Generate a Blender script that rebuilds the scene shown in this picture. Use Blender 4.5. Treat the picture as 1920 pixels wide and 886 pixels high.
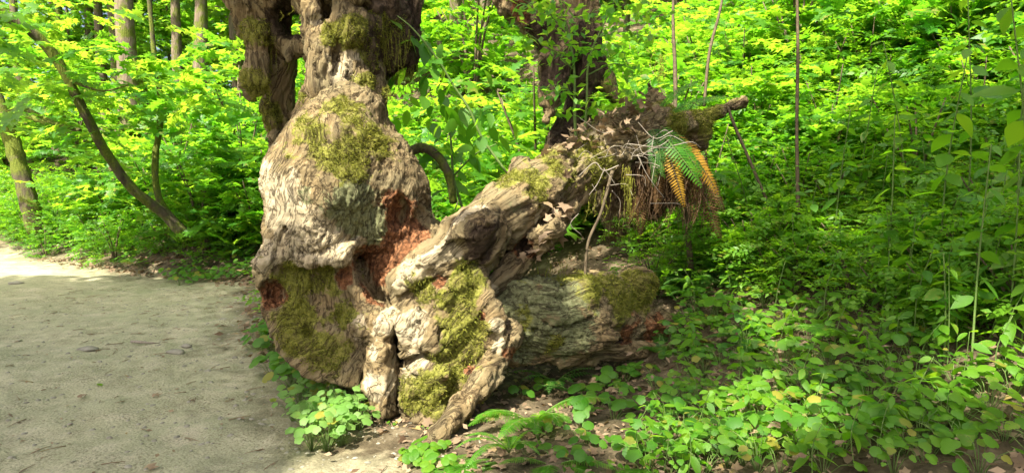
import bpy, math, random
import numpy as np
from mathutils import Vector, Matrix

for _o in list(bpy.data.objects):
    bpy.data.objects.remove(_o)
scene = bpy.context.scene
COL = scene.collection
rng = np.random.default_rng(11)
random.seed(11)

# ------------------------------------------------------------------ camera
F_PX, CX, CY = 1251.0, 960.0, 443.0          # photograph is 1920 x 886
CAM_Z, PITCH = 1.5, math.radians(5.0)
cam_data = bpy.data.cameras.new('camera')
cam_data.sensor_width = 36.0
cam_data.lens = 36.0 * F_PX / 1920.0
cam_data.clip_start, cam_data.clip_end = 0.05, 600.0
cam = bpy.data.objects.new('camera', cam_data)
COL.objects.link(cam)
cam.location = (0, 0, CAM_Z)
cam.rotation_euler = (math.radians(90) - PITCH, 0, 0)
scene.camera = cam

# ------------------------------------------------------------------ sky, sun, exposure
SUN = np.array([-0.32, -0.48, 0.82]); SUN = SUN / np.linalg.norm(SUN)
world = bpy.data.worlds.new('World')
scene.world = world
world.use_nodes = True
wn = world.node_tree
sky = wn.nodes.new('ShaderNodeTexSky')
sky.sky_type = 'NISHITA'
sky.sun_disc = False
sky.sun_elevation = math.asin(SUN[2])
sky.sun_rotation = math.atan2(SUN[0], SUN[1])
sky.air_density = 0.6
sky.dust_density = 7.0
sky.ozone_density = 0.5
wn.links.new(sky.outputs[0], wn.nodes['Background'].inputs[0])
wn.nodes['Background'].inputs[1].default_value = 0.115
sun_data = bpy.data.lights.new('sun', 'SUN')
sun_data.energy = 5.0
sun_data.angle = math.radians(0.53)
sun_data.color = (1.0, 0.93, 0.78)
sun = bpy.data.objects.new('sun', sun_data)
COL.objects.link(sun)
sun.rotation_euler = Vector(SUN).to_track_quat('Z', 'Y').to_euler()
sun.location = (-6, -3, 14)
scene.view_settings.view_transform = 'Standard'
scene.view_settings.look = 'None'
scene.view_settings.gamma = 1.0
scene.view_settings.exposure = 1.95
scene.render.engine = 'CYCLES'
scene.cycles.max_bounces = 8
scene.cycles.diffuse_bounces = 4
scene.cycles.transmission_bounces = 4
scene.cycles.glossy_bounces = 2
scene.cycles.transparent_max_bounces = 4

# ------------------------------------------------------------------ small maths
CP, SP = math.cos(PITCH), math.sin(PITCH)
RIGHT = np.array([1.0, 0, 0]); UP = np.array([0, SP, CP]); FWD = np.array([0, CP, -SP])
def P(px, py, d):
    return np.array([0, 0, CAM_Z]) + FWD * d + RIGHT * ((px - CX) / F_PX * d) - UP * ((py - CY) / F_PX * d)
def R(px, d):
    return px * d / F_PX

_prm = np.random.default_rng(5).permutation(256).astype(np.int64)
_prm = np.concatenate([_prm, _prm, _prm])
_grd = np.random.default_rng(6).normal(size=(256, 3)); _grd /= np.linalg.norm(_grd, axis=1)[:, None]
_grd = _grd.astype(np.float32)
def noise(p):
    p = np.asarray(p, dtype=np.float32)
    i = np.floor(p).astype(np.int64); f = p - i; i &= 255
    u = f * f * f * (f * (f * 6 - 15) + 10)
    out = np.zeros(len(p), np.float32)
    for dx in (0, 1):
        wx = u[:, 0] if dx else 1 - u[:, 0]
        a = _prm[i[:, 0] + dx]
        for dy in (0, 1):
            wy = u[:, 1] if dy else 1 - u[:, 1]
            b = _prm[a + i[:, 1] + dy]
            for dz in (0, 1):
                wz = u[:, 2] if dz else 1 - u[:, 2]
                g = _grd[_prm[b + i[:, 2] + dz]]
                q = f - np.array([dx, dy, dz], np.float32)
                out += wx * wy * wz * (g[:, 0] * q[:, 0] + g[:, 1] * q[:, 1] + g[:, 2] * q[:, 2])
    return out * 1.4
def fbm(p, oct=4, lac=2.1, gain=0.5):
    s = 0; a = 1.0
    p = np.asarray(p, np.float32)
    for k in range(oct):
        s = s + a * noise(p + 17.3 * k); p = p * lac; a *= gain
    return s
def ridged(p, oct=3):
    s = 0; a = 1.0
    p = np.asarray(p, np.float32)
    for k in range(oct):
        s = s + a * (1 - 2 * np.abs(noise(p + 9.1 * k))); p = p * 2.1; a *= 0.5
    return s
def smooth(a, b, x):
    t = np.clip((x - a) / (b - a), 0, 1); return t * t * (3 - 2 * t)
def unit(v):
    v = np.asarray(v, float); return v / (np.linalg.norm(v) + 1e-12)

# ------------------------------------------------------------------ mesh helpers
def mesh_from(name, V, faces, mats, attrs=None, face_attrs=None, smooth_shade=True, mat_idx=None):
    """faces: list of int arrays (n,3) and (n,4)"""
    V = np.asarray(V, np.float32)
    faces = [np.asarray(f, np.int32) for f in faces if len(f)]
    me = bpy.data.meshes.new(name)
    me.vertices.add(len(V)); me.vertices.foreach_set('co', V.ravel())
    loops = np.concatenate([f.ravel() for f in faces])
    counts = np.concatenate([np.full(len(f), f.shape[1], np.int32) for f in faces])
    starts = np.concatenate([[0], np.cumsum(counts)[:-1]]).astype(np.int32)
    me.loops.add(len(loops)); me.loops.foreach_set('vertex_index', loops)
    me.polygons.add(len(counts)); me.polygons.foreach_set('loop_start', starts)
    me.polygons.foreach_set('use_smooth', np.full(len(counts), smooth_shade))
    if mat_idx is not None:
        me.polygons.foreach_set('material_index', np.asarray(mat_idx, np.int32))
    for m in (mats if isinstance(mats, (list, tuple)) else [mats]):
        me.materials.append(m)
    for k, a in (attrs or {}).items():
        a = np.asarray(a, np.float32)
        if a.ndim == 2: me.attributes.new(k, 'FLOAT_VECTOR', 'POINT').data.foreach_set('vector', a.ravel())
        else: me.attributes.new(k, 'FLOAT', 'POINT').data.foreach_set('value', a)
    for k, a in (face_attrs or {}).items():
        at = me.attributes.new(k, 'FLOAT', 'FACE'); at.data.foreach_set('value', np.asarray(a, np.float32))
    me.update(calc_edges=True)
    return me
def obj(name, me, parent=None, loc=None, kind=None):
    o = bpy.data.objects.new(name, me); COL.objects.link(o)
    if parent is not None: o.parent = parent
    if loc is not None: o.location = loc
    if kind: o['kind'] = kind
    return o
def tag(o, label, cat, group=None, kind=None):
    o['label'] = label; o['category'] = cat
    if group: o['group'] = group
    if kind: o['kind'] = kind
    return o
def thing(name, label, cat, loc=(0, 0, 0), rz=0.0, group=None):
    o = bpy.data.objects.new(name, None); COL.objects.link(o)
    o.empty_display_size = 0.1
    o.location = loc; o.rotation_euler = (0, 0, rz)
    return tag(o, label, cat, group)
def dup(root, loc, rz=0.0, sc=1.0, label=None, group=None, tilt=(0, 0)):
    r = root.copy(); COL.objects.link(r)
    r.location = loc; r.rotation_euler = (tilt[0], tilt[1], rz)
    r.scale = (sc, sc, sc) if not isinstance(sc, tuple) else sc
    if label: r['label'] = label
    if group: r['group'] = group
    for ch in root.children:
        c = ch.copy(); COL.objects.link(c); c.parent = r
        for g in ch.children:
            d = g.copy(); COL.objects.link(d); d.parent = c
    return r

class Geo:
    """collects triangles and quads with a per-face value"""
    def __init__(s): s.V = []; s.T = []; s.Q = []; s.tv = []; s.qv = []; s.n = 0; s.tm = []; s.qm = []
    def add(s, V, F, var=0.5, m=0):
        V = np.asarray(V, np.float32); F = np.asarray(F, np.int64)
        if F.size == 0: return
        var = np.broadcast_to(np.asarray(var, np.float32), (len(F),))
        if F.shape[1] == 3: s.T.append(F + s.n); s.tv.append(var); s.tm.append(np.full(len(F), m))
        else: s.Q.append(F + s.n); s.qv.append(var); s.qm.append(np.full(len(F), m))
        s.V.append(V); s.n += len(V)
    def arrays(s):
        V = np.concatenate(s.V)
        fs, var, mi = [], [], []
        if s.T: fs.append(np.concatenate(s.T)); var.append(np.concatenate(s.tv)); mi.append(np.concatenate(s.tm))
        if s.Q: fs.append(np.concatenate(s.Q)); var.append(np.concatenate(s.qv)); mi.append(np.concatenate(s.qm))
        return V, fs, np.concatenate(var), np.concatenate(mi)
    def mesh(s, name, mats, smooth_shade=True):
        V, fs, var, mi = s.arrays()
        return mesh_from(name, V, fs, mats, face_attrs={'var': var}, smooth_shade=smooth_shade, mat_idx=mi)
    def stamp(s, tmpl, Rm, T, S, var=None, m=0):
        """tmpl (V,F) placed at every rotation Rm (n,3,3), T (n,3), S (n,)"""
        Vt, Ft = tmpl
        n = len(T)
        V = np.einsum('nij,vj->nvi', Rm, Vt) * np.asarray(S).reshape(n, 1, -1) + np.asarray(T)[:, None, :]
        F = Ft[None] + (np.arange(n) * len(Vt))[:, None, None]
        if var is None: var = rng.random(n)
        s.add(V.reshape(-1, 3), F.reshape(-1, Ft.shape[1]), np.repeat(var, len(Ft)), m)

def catmull(pts, n):
    pts = np.asarray(pts, float)
    if len(pts) < 3:
        t = np.linspace(0, 1, n)[:, None]; return pts[0] * (1 - t) + pts[-1] * t
    q = np.vstack([2 * pts[0] - pts[1], pts, 2 * pts[-1] - pts[-2]])
    u = np.linspace(0, len(pts) - 1 - 1e-6, n); i = u.astype(int); t = (u - i)[:, None]
    a, b, c, d = q[i], q[i + 1], q[i + 2], q[i + 3]
    return 0.5 * (2 * b + (c - a) * t + (2 * a - 5 * b + 4 * c - d) * t ** 2 + (3 * b - a - 3 * c + d) * t ** 3)
def tube(pts, rad, seg=6, rough=0.0, fq=6.0, cap=True):
    pts = np.asarray(pts, float); n = len(pts)
    rad = np.broadcast_to(np.asarray(rad, float), (n,)) if np.ndim(rad) < 1 or len(np.atleast_1d(rad)) == n else np.interp(np.linspace(0, 1, n), np.linspace(0, 1, len(rad)), rad)
    tan = np.gradient(pts, axis=0); tan /= np.linalg.norm(tan, axis=1)[:, None] + 1e-12
    ref = np.array([0.31, 0.17, 0.93]) if abs(tan[:, 2]).mean() < 0.8 else np.array([0.95, 0.2, 0.1])
    a = np.cross(tan, ref); a /= np.linalg.norm(a, axis=1)[:, None] + 1e-12
    b = np.cross(tan, a)
    th = np.linspace(0, 2 * np.pi, seg, endpoint=False)
    ring = np.cos(th)[None, :, None] * a[:, None] + np.sin(th)[None, :, None] * b[:, None]
    V = pts[:, None] + ring * rad[:, None, None]
    V = V.reshape(-1, 3)
    if rough:
        nn = fbm(V * fq, 3).reshape(n, seg) * rough
        V = (V.reshape(n, seg, 3) + ring * (nn * rad[:, None])[:, :, None]).reshape(-1, 3)
    i = np.arange(n - 1)[:, None] * seg; j = np.arange(seg)[None]; k = (j + 1) % seg
    F = np.stack([i + j, i + k, i + seg + k, i + seg + j], -1).reshape(-1, 4)
    if cap:
        V = np.vstack([V, pts[-1] + tan[-1] * rad[-1] * 0.4, pts[0]])
        e = (n - 1) * seg; t = n * seg
        Ft = np.concatenate([np.stack([e + j[0], e + k[0], np.full(seg, t), np.full(seg, t)], -1),
                             np.stack([k[0], j[0], np.full(seg, t + 1), np.full(seg, t + 1)], -1)])
        return V, F, Ft[:, :3]
    return V, F, np.zeros((0, 3), int)
def add_tube(g, pts, rad, seg=6, rough=0.0, fq=6.0, var=0.5, m=0):
    V, Q, T = tube(pts, rad, seg, rough, fq)
    n0 = g.n
    g.add(V, Q, var, m)
    if len(T):
        g.T.append(T + n0); g.tv.append(np.full(len(T), var, np.float32)); g.tm.append(np.full(len(T), m))

def rots(az, tilt, roll):
    """column matrices: leaf local +y = along, +z = face normal. azimuth, upward tilt, roll about its own axis"""
    az, tilt, roll = (np.asarray(v, float) for v in (az, tilt, roll))
    n = len(az)
    ca, sa, ct, st, cr, sr = np.cos(az), np.sin(az), np.cos(tilt), np.sin(tilt), np.cos(roll), np.sin(roll)
    y = np.stack([ca * ct, sa * ct, st], -1)
    x0 = np.stack([sa, -ca, np.zeros(n)], -1)
    z0 = np.cross(x0, y)
    x = x0 * cr[:, None] + z0 * sr[:, None]
    z = np.cross(x, y)
    return np.stack([x, y, z], -1)

# ------------------------------------------------------------------ materials
def new_mat(name):
    m = bpy.data.materials.new(name); m.use_nodes = True
    nt = m.node_tree; nt.nodes.clear()
    return m, nt
class N:
    def __init__(s, nt): s.nt = nt
    def node(s, t, **kw):
        n = s.nt.nodes.new(t)
        for k, v in kw.items(): setattr(n, k, v)
        return n
    def link(s, a, b): s.nt.links.new(a, b)
    def put(s, sock, v):
        if hasattr(v, 'is_output') or isinstance(v, bpy.types.NodeSocket): s.link(v, sock)
        elif isinstance(v, tuple) and len(v) == 3 and sock.type == 'RGBA': sock.default_value = (*v, 1)
        else: sock.default_value = v
    def coord(s, which='Object'): return s.node('ShaderNodeTexCoord').outputs[which]
    def geo_pos(s): return s.node('ShaderNodeNewGeometry').outputs['Position']
    def map(s, v, scale=(1, 1, 1), rot=(0, 0, 0)):
        n = s.node('ShaderNodeMapping'); s.link(v, n.inputs['Vector'])
        n.inputs['Scale'].default_value = scale; n.inputs['Rotation'].default_value = rot
        return n.outputs[0]
    def noise(s, v, scale, detail=4, rough=0.55, dist=0.0):
        n = s.node('ShaderNodeTexNoise'); s.link(v, n.inputs['Vector'])
        n.inputs['Scale'].default_value = scale; n.inputs['Detail'].default_value = detail
        n.inputs['Roughness'].default_value = rough; n.inputs['Distortion'].default_value = dist
        return n.outputs['Fac']
    def vor(s, v, scale, feature='F1', out='Distance'):
        n = s.node('ShaderNodeTexVoronoi', feature=feature); s.link(v, n.inputs['Vector'])
        n.inputs['Scale'].default_value = scale
        return n.outputs[out]
    def math(s, op, a, b=None, clamp=False):
        n = s.node('ShaderNodeMath', operation=op, use_clamp=clamp)
        s.put(n.inputs[0], a)
        if b is not None: s.put(n.inputs[1], b)
        return n.outputs[0]
    def ramp(s, fac, stops):
        n = s.node('ShaderNodeValToRGB'); e = n.color_ramp.elements
        while len(e) < len(stops): e.new(0.5)
        for k, (p, c) in enumerate(stops):
            e[k].position = p; e[k].color = (*c, 1) if isinstance(c, tuple) else (c, c, c, 1)
        s.put(n.inputs[0], fac); return n.outputs[0]
    def mix(s, fac, a, b, blend='MIX'):
        n = s.node('ShaderNodeMix', data_type='RGBA', blend_type=blend)
        s.put(n.inputs[0], fac); s.put(n.inputs[6], a); s.put(n.inputs[7], b)
        return n.outputs[2]
    def attr(s, name, out='Fac'):
        n = s.node('ShaderNodeAttribute'); n.attribute_name = name; return n.outputs[out]
    def bump(s, h, strength=0.5, dist=0.02, normal=None):
        n = s.node('ShaderNodeBump'); s.put(n.inputs['Height'], h)
        n.inputs['Strength'].default_value = strength; n.inputs['Distance'].default_value = dist
        if normal is not None: s.link(normal, n.inputs['Normal'])
        return n.outputs[0]
    def princ(s, col, rough=0.8, normal=None, spec=0.3):
        n = s.node('ShaderNodeBsdfPrincipled')
        s.put(n.inputs['Base Color'], col); s.put(n.inputs['Roughness'], rough)
        n.inputs['Specular IOR Level'].default_value = spec
        if normal is not None: s.link(normal, n.inputs['Normal'])
        return n.outputs[0]
    def out(s, sh):
        o = s.node('ShaderNodeOutputMaterial'); s.link(sh, o.inputs[0])

def leaf_mat(name, c0, c1, t0, t1, trans=0.45, rough=0.45, spec=0.3, obj_random=True):
    """reflecting colours c0..c1, light shining through t0..t1; each leaf has its own value"""
    m, nt = new_mat(name); n = N(nt)
    v = n.attr('var')
    r = n.node('ShaderNodeObjectInfo').outputs['Random']
    f = n.math('FRACT', n.math('ADD', v, r)) if obj_random else v
    big = n.noise(n.geo_pos(), 1.3, 2)
    f = n.math('ADD', n.math('MULTIPLY', f, 0.75), n.math('MULTIPLY', n.math('SUBTRACT', big, 0.4), 0.9), clamp=True)
    vein = n.noise(n.coord('Object'), 60, 2)
    c = n.mix(f, c0, c1)
    c = n.mix(n.math('MULTIPLY', vein, 0.3), c, tuple(0.55 * x for x in c0))
    sick = n.ramp(n.math('ADD', n.noise(n.coord('Object'), 9, 3, 0.6), n.math('MULTIPLY', n.math('FRACT', n.math('MULTIPLY', n.math('ADD', v, r), 7.31)), 0.35)), [(0.86, 0.0), (0.93, 0.7)])
    c = n.mix(sick, c, (0.22, 0.17, 0.04))
    sh = n.princ(c, rough, n.bump(vein, 0.25, 0.004), spec)
    tr = n.node('ShaderNodeBsdfTranslucent'); n.put(tr.inputs[0], n.mix(f, t0, t1))
    mx = n.node('ShaderNodeMixShader'); mx.inputs[0].default_value = trans
    n.link(sh, mx.inputs[1]); n.link(tr.outputs[0], mx.inputs[2])
    n.out(mx.outputs[0])
    return m
M = {}
M['leaf_fresh'] = leaf_mat('leaf_fresh', (0.05, 0.15, 0.008), (0.11, 0.23, 0.014), (0.20, 0.56, 0.01), (0.42, 0.68, 0.02))
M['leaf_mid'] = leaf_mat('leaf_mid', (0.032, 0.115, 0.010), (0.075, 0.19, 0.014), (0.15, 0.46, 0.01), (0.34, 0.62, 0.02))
M['leaf_back'] = leaf_mat('leaf_back', (0.03, 0.13, 0.01), (0.08, 0.2, 0.016), (0.16, 0.5, 0.015), (0.48, 0.70, 0.04), trans=0.52)
M['leaf_canopy'] = leaf_mat('leaf_canopy', (0.04, 0.12, 0.015), (0.09, 0.18, 0.02), (0.16, 0.5, 0.03), (0.25, 0.6, 0.04), trans=0.5)
M['leaf_pale_sunlit'] = leaf_mat('leaf_pale_sunlit', (0.10, 0.22, 0.04), (0.18, 0.30, 0.08), (0.25, 0.56, 0.05), (0.42, 0.66, 0.1))  # pale green, with sunlight on the bright clump lightened into the colour
M['leaf_yellow'] = leaf_mat('leaf_yellow', (0.12, 0.17, 0.02), (0.28, 0.25, 0.04), (0.4, 0.5, 0.03), (0.6, 0.5, 0.06))
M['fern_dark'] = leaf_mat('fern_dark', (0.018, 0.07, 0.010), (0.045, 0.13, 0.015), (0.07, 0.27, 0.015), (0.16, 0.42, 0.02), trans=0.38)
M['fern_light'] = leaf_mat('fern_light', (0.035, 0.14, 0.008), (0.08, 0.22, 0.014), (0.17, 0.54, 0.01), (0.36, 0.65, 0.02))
M['fern_orange'] = leaf_mat('fern_orange', (0.30, 0.17, 0.02), (0.40, 0.24, 0.03), (0.55, 0.28, 0.02), (0.7, 0.4, 0.03), trans=0.4)
M['fern_dead'] = leaf_mat('fern_dead', (0.07, 0.04, 0.018), (0.14, 0.08, 0.035), (0.15, 0.07, 0.02), (0.2, 0.1, 0.03), trans=0.2, rough=0.8, spec=0.1)
M['leaf_dead'] = leaf_mat('leaf_dead', (0.10, 0.062, 0.036), (0.33, 0.25, 0.16), (0.2, 0.12, 0.05), (0.3, 0.2, 0.1), trans=0.2, rough=0.75, spec=0.2)
M['moss_tuft'] = leaf_mat('moss_tuft', (0.08, 0.10, 0.015), (0.26, 0.26, 0.04), (0.2, 0.22, 0.02), (0.36, 0.36, 0.05), trans=0.3, rough=0.8, spec=0.1)
def simple_mat(name, c0, c1, scale=20, rough=0.8, bump=0.4, stretch=(1, 1, 1), dist=0.01):
    m, nt = new_mat(name); n = N(nt)
    v = n.map(n.coord('Object'), stretch)
    f = n.noise(v, scale, 5, 0.6)
    c = n.ramp(f, [(0.3, c0), (0.7, c1)])
    n.out(n.princ(c, rough, n.bump(f, bump, dist), 0.2))
    return m
M['stem_green'] = simple_mat('stem_green', (0.07, 0.13, 0.03), (0.13, 0.19, 0.05), 30)
M['stem_brown'] = simple_mat('stem_brown', (0.05, 0.038, 0.022), (0.13, 0.10, 0.06), 30)
M['twig_white'] = simple_mat('twig_white', (0.15, 0.125, 0.095), (0.27, 0.24, 0.19), 40)
M['stone'] = simple_mat('stone', (0.13, 0.125, 0.095), (0.26, 0.245, 0.19), 12)
M['root_hair'] = simple_mat('root_hair', (0.06, 0.035, 0.02), (0.16, 0.1, 0.05), 30)

def bark_mat(name, c0, c1, moss=0.5):
    m, nt = new_mat(name); n = N(nt)
    p = n.coord('Object')
    f = n.noise(n.map(p, (1, 1, 0.18)), 14, 6, 0.65)
    c = n.ramp(f, [(0.3, c0), (0.7, c1)])
    mf = n.noise(p, 2.2, 5, 0.65)
    mf = n.ramp(mf, [(0.62 - 0.3 * moss, 0.0), (0.72 - 0.3 * moss, 1.0)])
    g = n.noise(p, 50, 3)
    mc = n.ramp(g, [(0.3, (0.05, 0.07, 0.012)), (0.7, (0.13, 0.15, 0.025))])
    c = n.mix(mf, c, mc)
    n.out(n.princ(c, 0.9, n.bump(f, 0.9, 0.05), 0.1))
    return m
M['bark_moss'] = bark_mat('bark_moss', (0.035, 0.03, 0.02), (0.11, 0.09, 0.06), 0.75)
M['bark_far'] = bark_mat('bark_far', (0.08, 0.065, 0.045), (0.2, 0.16, 0.11), 0.45)

def wood_mat():
    m, nt = new_mat('rotten_wood'); n = N(nt)
    p = n.coord('Object'); gc = n.attr('gco', 'Vector')
    g1 = n.noise(gc, 26, 9, 0.72, 0.6)                    # long grain
    g0 = n.noise(gc, 9, 4, 0.6, 0.8)
    lines = n.ramp(n.math('ABSOLUTE', n.math('SUBTRACT', n.noise(gc, 17, 5, 0.6, 0.5), 0.5)), [(0.0, 1.0), (0.035, 0.0)])   # drying cracks
    g2 = n.noise(p, 5, 6, 0.65)
    fine = n.noise(p, 110, 4, 0.75)
    base = n.ramp(g1, [(0.3, (0.065, 0.046, 0.025)), (0.48, (0.175, 0.126, 0.062)), (0.7, (0.32, 0.25, 0.135))])
    base = n.mix(n.ramp(g2, [(0.4, 0.0), (0.65, 0.6)]), base, (0.15, 0.135, 0.08))
    def edge(att, w=0.9, scale=9, lo=0.44, hi=0.62, top=0.95, v=None):
        a = n.attr(att)
        k = n.noise(p if v is None else v, scale, 9, 0.78)
        s = n.math('ADD', a, n.math('MULTIPLY', n.math('SUBTRACT', k, 0.5), w * 1.9))
        return n.ramp(s, [(lo, 0.0), (hi, top)])
    pale = n.ramp(g1, [(0.28, (0.20, 0.16, 0.10)), (0.47, (0.375, 0.31, 0.195)), (0.7, (0.50, 0.43, 0.295))])
    pale = n.mix(n.ramp(g0, [(0.45, 0.0), (0.7, 0.55)]), pale, (0.27, 0.25, 0.17))
    c = n.mix(edge('pale', 0.8, 7), base, pale)
    rot = n.ramp(n.noise(p, 30, 8, 0.75), [(0.32, (0.035, 0.017, 0.010)), (0.5, (0.18, 0.075, 0.033)), (0.7, (0.37, 0.185, 0.09))])
    c = n.mix(edge('rot', 0.9, 13), c, rot)
    lich = n.ramp(n.noise(p, 45, 7, 0.75), [(0.3, (0.06, 0.062, 0.028)), (0.52, (0.145, 0.155, 0.075)), (0.72, (0.27, 0.29, 0.155))])
    c = n.mix(edge('lich', 1.0, 16), c, lich)
    tone = n.noise(p, 7, 4, 0.6)
    mossc = n.ramp(n.noise(p, 60, 7, 0.8), [(0.3, (0.05, 0.052, 0.012)), (0.5, (0.15, 0.155, 0.028)), (0.7, (0.29, 0.285, 0.055))])
    mossc = n.mix(n.ramp(tone, [(0.48, 0.0), (0.68, 0.6)]), mossc, (0.13, 0.098, 0.045))
    c = n.mix(edge('moss', 1.15, 12), c, mossc)
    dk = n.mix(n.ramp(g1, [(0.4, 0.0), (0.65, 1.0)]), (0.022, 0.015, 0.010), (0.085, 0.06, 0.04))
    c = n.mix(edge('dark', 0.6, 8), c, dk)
    c = n.mix(n.math('MULTIPLY', lines, 0.75), c, (0.03, 0.02, 0.013))
    h = n.math('ADD', n.math('MULTIPLY', g1, 1.0), n.math('SUBTRACT', n.math('MULTIPLY', fine, 0.45), n.math('MULTIPLY', lines, 0.6)))
    n.out(n.princ(c, 0.9, n.bump(h, 0.8, 0.025), 0.1))
    return m
M['wood'] = wood_mat()

def ground_mat():
    m, nt = new_mat('forest_soil'); n = N(nt)
    p = n.geo_pos()
    big = n.noise(p, 0.9, 4, 0.6); mid = n.noise(p, 6, 6, 0.65); fine = n.noise(p, 60, 5, 0.7)
    tr = n.ramp(mid, [(0.3, (0.21, 0.19, 0.12)), (0.5, (0.30, 0.287, 0.183)), (0.72, (0.39, 0.36, 0.245))])
    tr = n.mix(n.ramp(big, [(0.38, 0.0), (0.62, 0.75)]), tr, (0.24, 0.25, 0.15))
    tr = n.mix(n.ramp(n.noise(p, 2.7, 5, 0.7), [(0.5, 0.0), (0.68, 0.6)]), tr, (0.41, 0.365, 0.265))
    tr = n.mix(n.math('MULTIPLY', n.ramp(fine, [(0.38, 0.85), (0.52, 0.0)]), n.ramp(n.noise(p, 1.9, 4, 0.7), [(0.38, 0.15), (0.62, 1.0)])), tr, (0.10, 0.093, 0.055))
    peb = n.vor(p, 55)
    tr = n.mix(n.ramp(peb, [(0.0, 0.45), (0.22, 0.0)]), tr, (0.33, 0.31, 0.25))
    so = n.ramp(mid, [(0.3, (0.03, 0.024, 0.014)), (0.52, (0.072, 0.057, 0.034)), (0.75, (0.15, 0.12, 0.075))])
    so = n.mix(n.ramp(n.vor(p, 26, out='Distance'), [(0.1, 0.5), (0.35, 0.0)]), so, (0.12, 0.098, 0.06))
    a = n.math('ADD', n.attr('trail'), n.math('MULTIPLY', n.math('SUBTRACT', mid, 0.5), 0.9))
    c = n.mix(n.ramp(a, [(0.05, 0.0), (0.9, 1.0)]), so, tr)
    mo = n.math('ADD', n.attr('moss'), n.math('MULTIPLY', n.math('SUBTRACT', mid, 0.5), 1.0))
    c = n.mix(n.ramp(mo, [(0.5, 0.0), (0.7, 0.8)]), c, n.ramp(fine, [(0.3, (0.05, 0.065, 0.015)), (0.7, (0.14, 0.16, 0.03))]))
    h = n.math('ADD', n.math('MULTIPLY', fine, 0.6), n.math('ADD', mid, n.math('MULTIPLY', peb, -0.5)))
    n.out(n.princ(c, 0.95, n.bump(h, 0.7, 0.012), 0.1))
    return m
M['ground'] = ground_mat()
# ------------------------------------------------------------------ terrain
EDGE = np.array([(0.6, -12), (-0.1, -2), (-0.55, 1.5), (-1.0, 3.2), (-1.6, 4.6), (-2.5, 6.2), (-3.6, 8.9), (-4.4, 9.5), (-5.6, 9.9), (-8.0, 11.6), (-11.5, 13.6), (-18, 16.5), (-45, 28), (-110, 50)], float)
HT_D = np.array([-60, -20, -8, -4, -1.2, 0, 0.5, 1.0, 2.1, 2.5, 3.3, 5.4, 8.5, 12, 20, 40, 90])
HT_Z = np.array([-9, -2.2, -0.25, -0.02, 0, 0.015, 0.07, 0.10, 0.17, 0.30, 0.70, 1.75, 3.9, 5.8, 9.5, 14, 18])
_td = np.linspace(-60, 90, 3001)
_tz = np.convolve(np.pad(np.interp(_td, HT_D, HT_Z), 6, mode='edge'), np.ones(13) / 13, 'valid')
def edge_dist(x, y):
    x = np.asarray(x, float); y = np.asarray(y, float)
    best = np.full(x.shape, 1e9); sg = np.ones(x.shape)
    for (ax, ay), (bx, by) in zip(EDGE[:-1], EDGE[1:]):
        ex, ey = bx - ax, by - ay; L = ex * ex + ey * ey
        t = np.clip(((x - ax) * ex + (y - ay) * ey) / L, 0, 1)
        dx, dy = x - ax - t * ex, y - ay - t * ey
        d = np.hypot(dx, dy); c = ex * (y - ay) - ey * (x - ax)
        m = d < best
        best = np.where(m, d, best); sg = np.where(m, np.where(c < 0, 1.0, -1.0), sg)
    return best * sg
def terr(x, y, fine=True):
    x = np.atleast_1d(np.asarray(x, float)); y = np.atleast_1d(np.asarray(y, float))
    d = edge_dist(x, y)
    z = np.interp(d, _td, _tz)
    z = z + 0.55 * smooth(0.1, 1.8, d) * smooth(7.5, 9.5, y) * smooth(0.5, -2.5, x)
    z = z * (1 - 0.5 * smooth(-2.5, -7.0, x) * smooth(2.0, 6.0, d))          # gentler woods beyond the bend
    far = smooth(5, 20, np.hypot(x, y))
    p = np.stack([x, y, x * 0], -1)
    wild = smooth(0.0, 2.0, np.abs(d))* (d > 0)
    z = z + noise(p * 0.35) * (0.04 + 0.5 * far * wild + 0.10 * wild)
    if fine:
        z = z + 0.022 * fbm(p * 2.1, 3) + 0.013 * noise(p * 4.6 + 2) + (0.05 * wild) * fbm(p * 1.9 + 5, 3) + 0.006 * fbm(p * 9, 3)
        e = np.exp(-((d + 0.1) / 0.55) ** 2)
        z = z + 0.03 * e * fbm(p * 3.2 + 9, 3)
    return z
def G(px, py, maxd=40):
    """where the view ray through a pixel of the photograph meets the ground"""
    v = P(px, py, 1.0) - np.array([0, 0, CAM_Z])
    ts = np.concatenate([np.arange(1.5, 12, 0.03), np.arange(12, maxd, 0.2)])
    q = np.array([0, 0, CAM_Z]) + ts[:, None] * v
    h = terr(q[:, 0], q[:, 1], False)
    k = np.nonzero(q[:, 2] < h)[0]
    k = k[0] if len(k) else len(ts) - 1
    return np.array([q[k, 0], q[k, 1], h[k]])
def on(x, y, dz=0.0):
    return np.array([x, y, float(terr(x, y)[0]) + dz])

def axis_steps(lo, a, b, hi, fine, growth=1.16):
    mid = list(np.arange(a, b, fine)); s = fine; v = b; up = []
    while v < hi: up.append(v); s *= growth; v += s
    up.append(hi); s = fine; v = a - fine; dn = []
    while v > lo: dn.append(v); s *= growth; v -= s
    dn.append(lo)
    return np.array(dn[::-1] + mid + up)
gx = axis_steps(-160, -5.5, 4.5, 160, 0.035)
gy = axis_steps(-60, 1.9, 9.0, 220, 0.04)
GX, GY = np.meshgrid(gx, gy)
fx, fy = GX.ravel(), GY.ravel()
fd = edge_dist(fx, fy)
fz = terr(fx, fy)
gp = np.stack([fx, fy, fx * 0], -1)
nx, ny = len(gx), len(gy)
ii = (np.arange(ny - 1)[:, None] * nx + np.arange(nx - 1)[None]).ravel()
quads = np.stack([ii, ii + 1, ii + nx + 1, ii + nx], -1)
trail_mask = smooth(0.7, -0.8, fd + 0.4 * fbm(gp * 1.7, 3))
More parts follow.
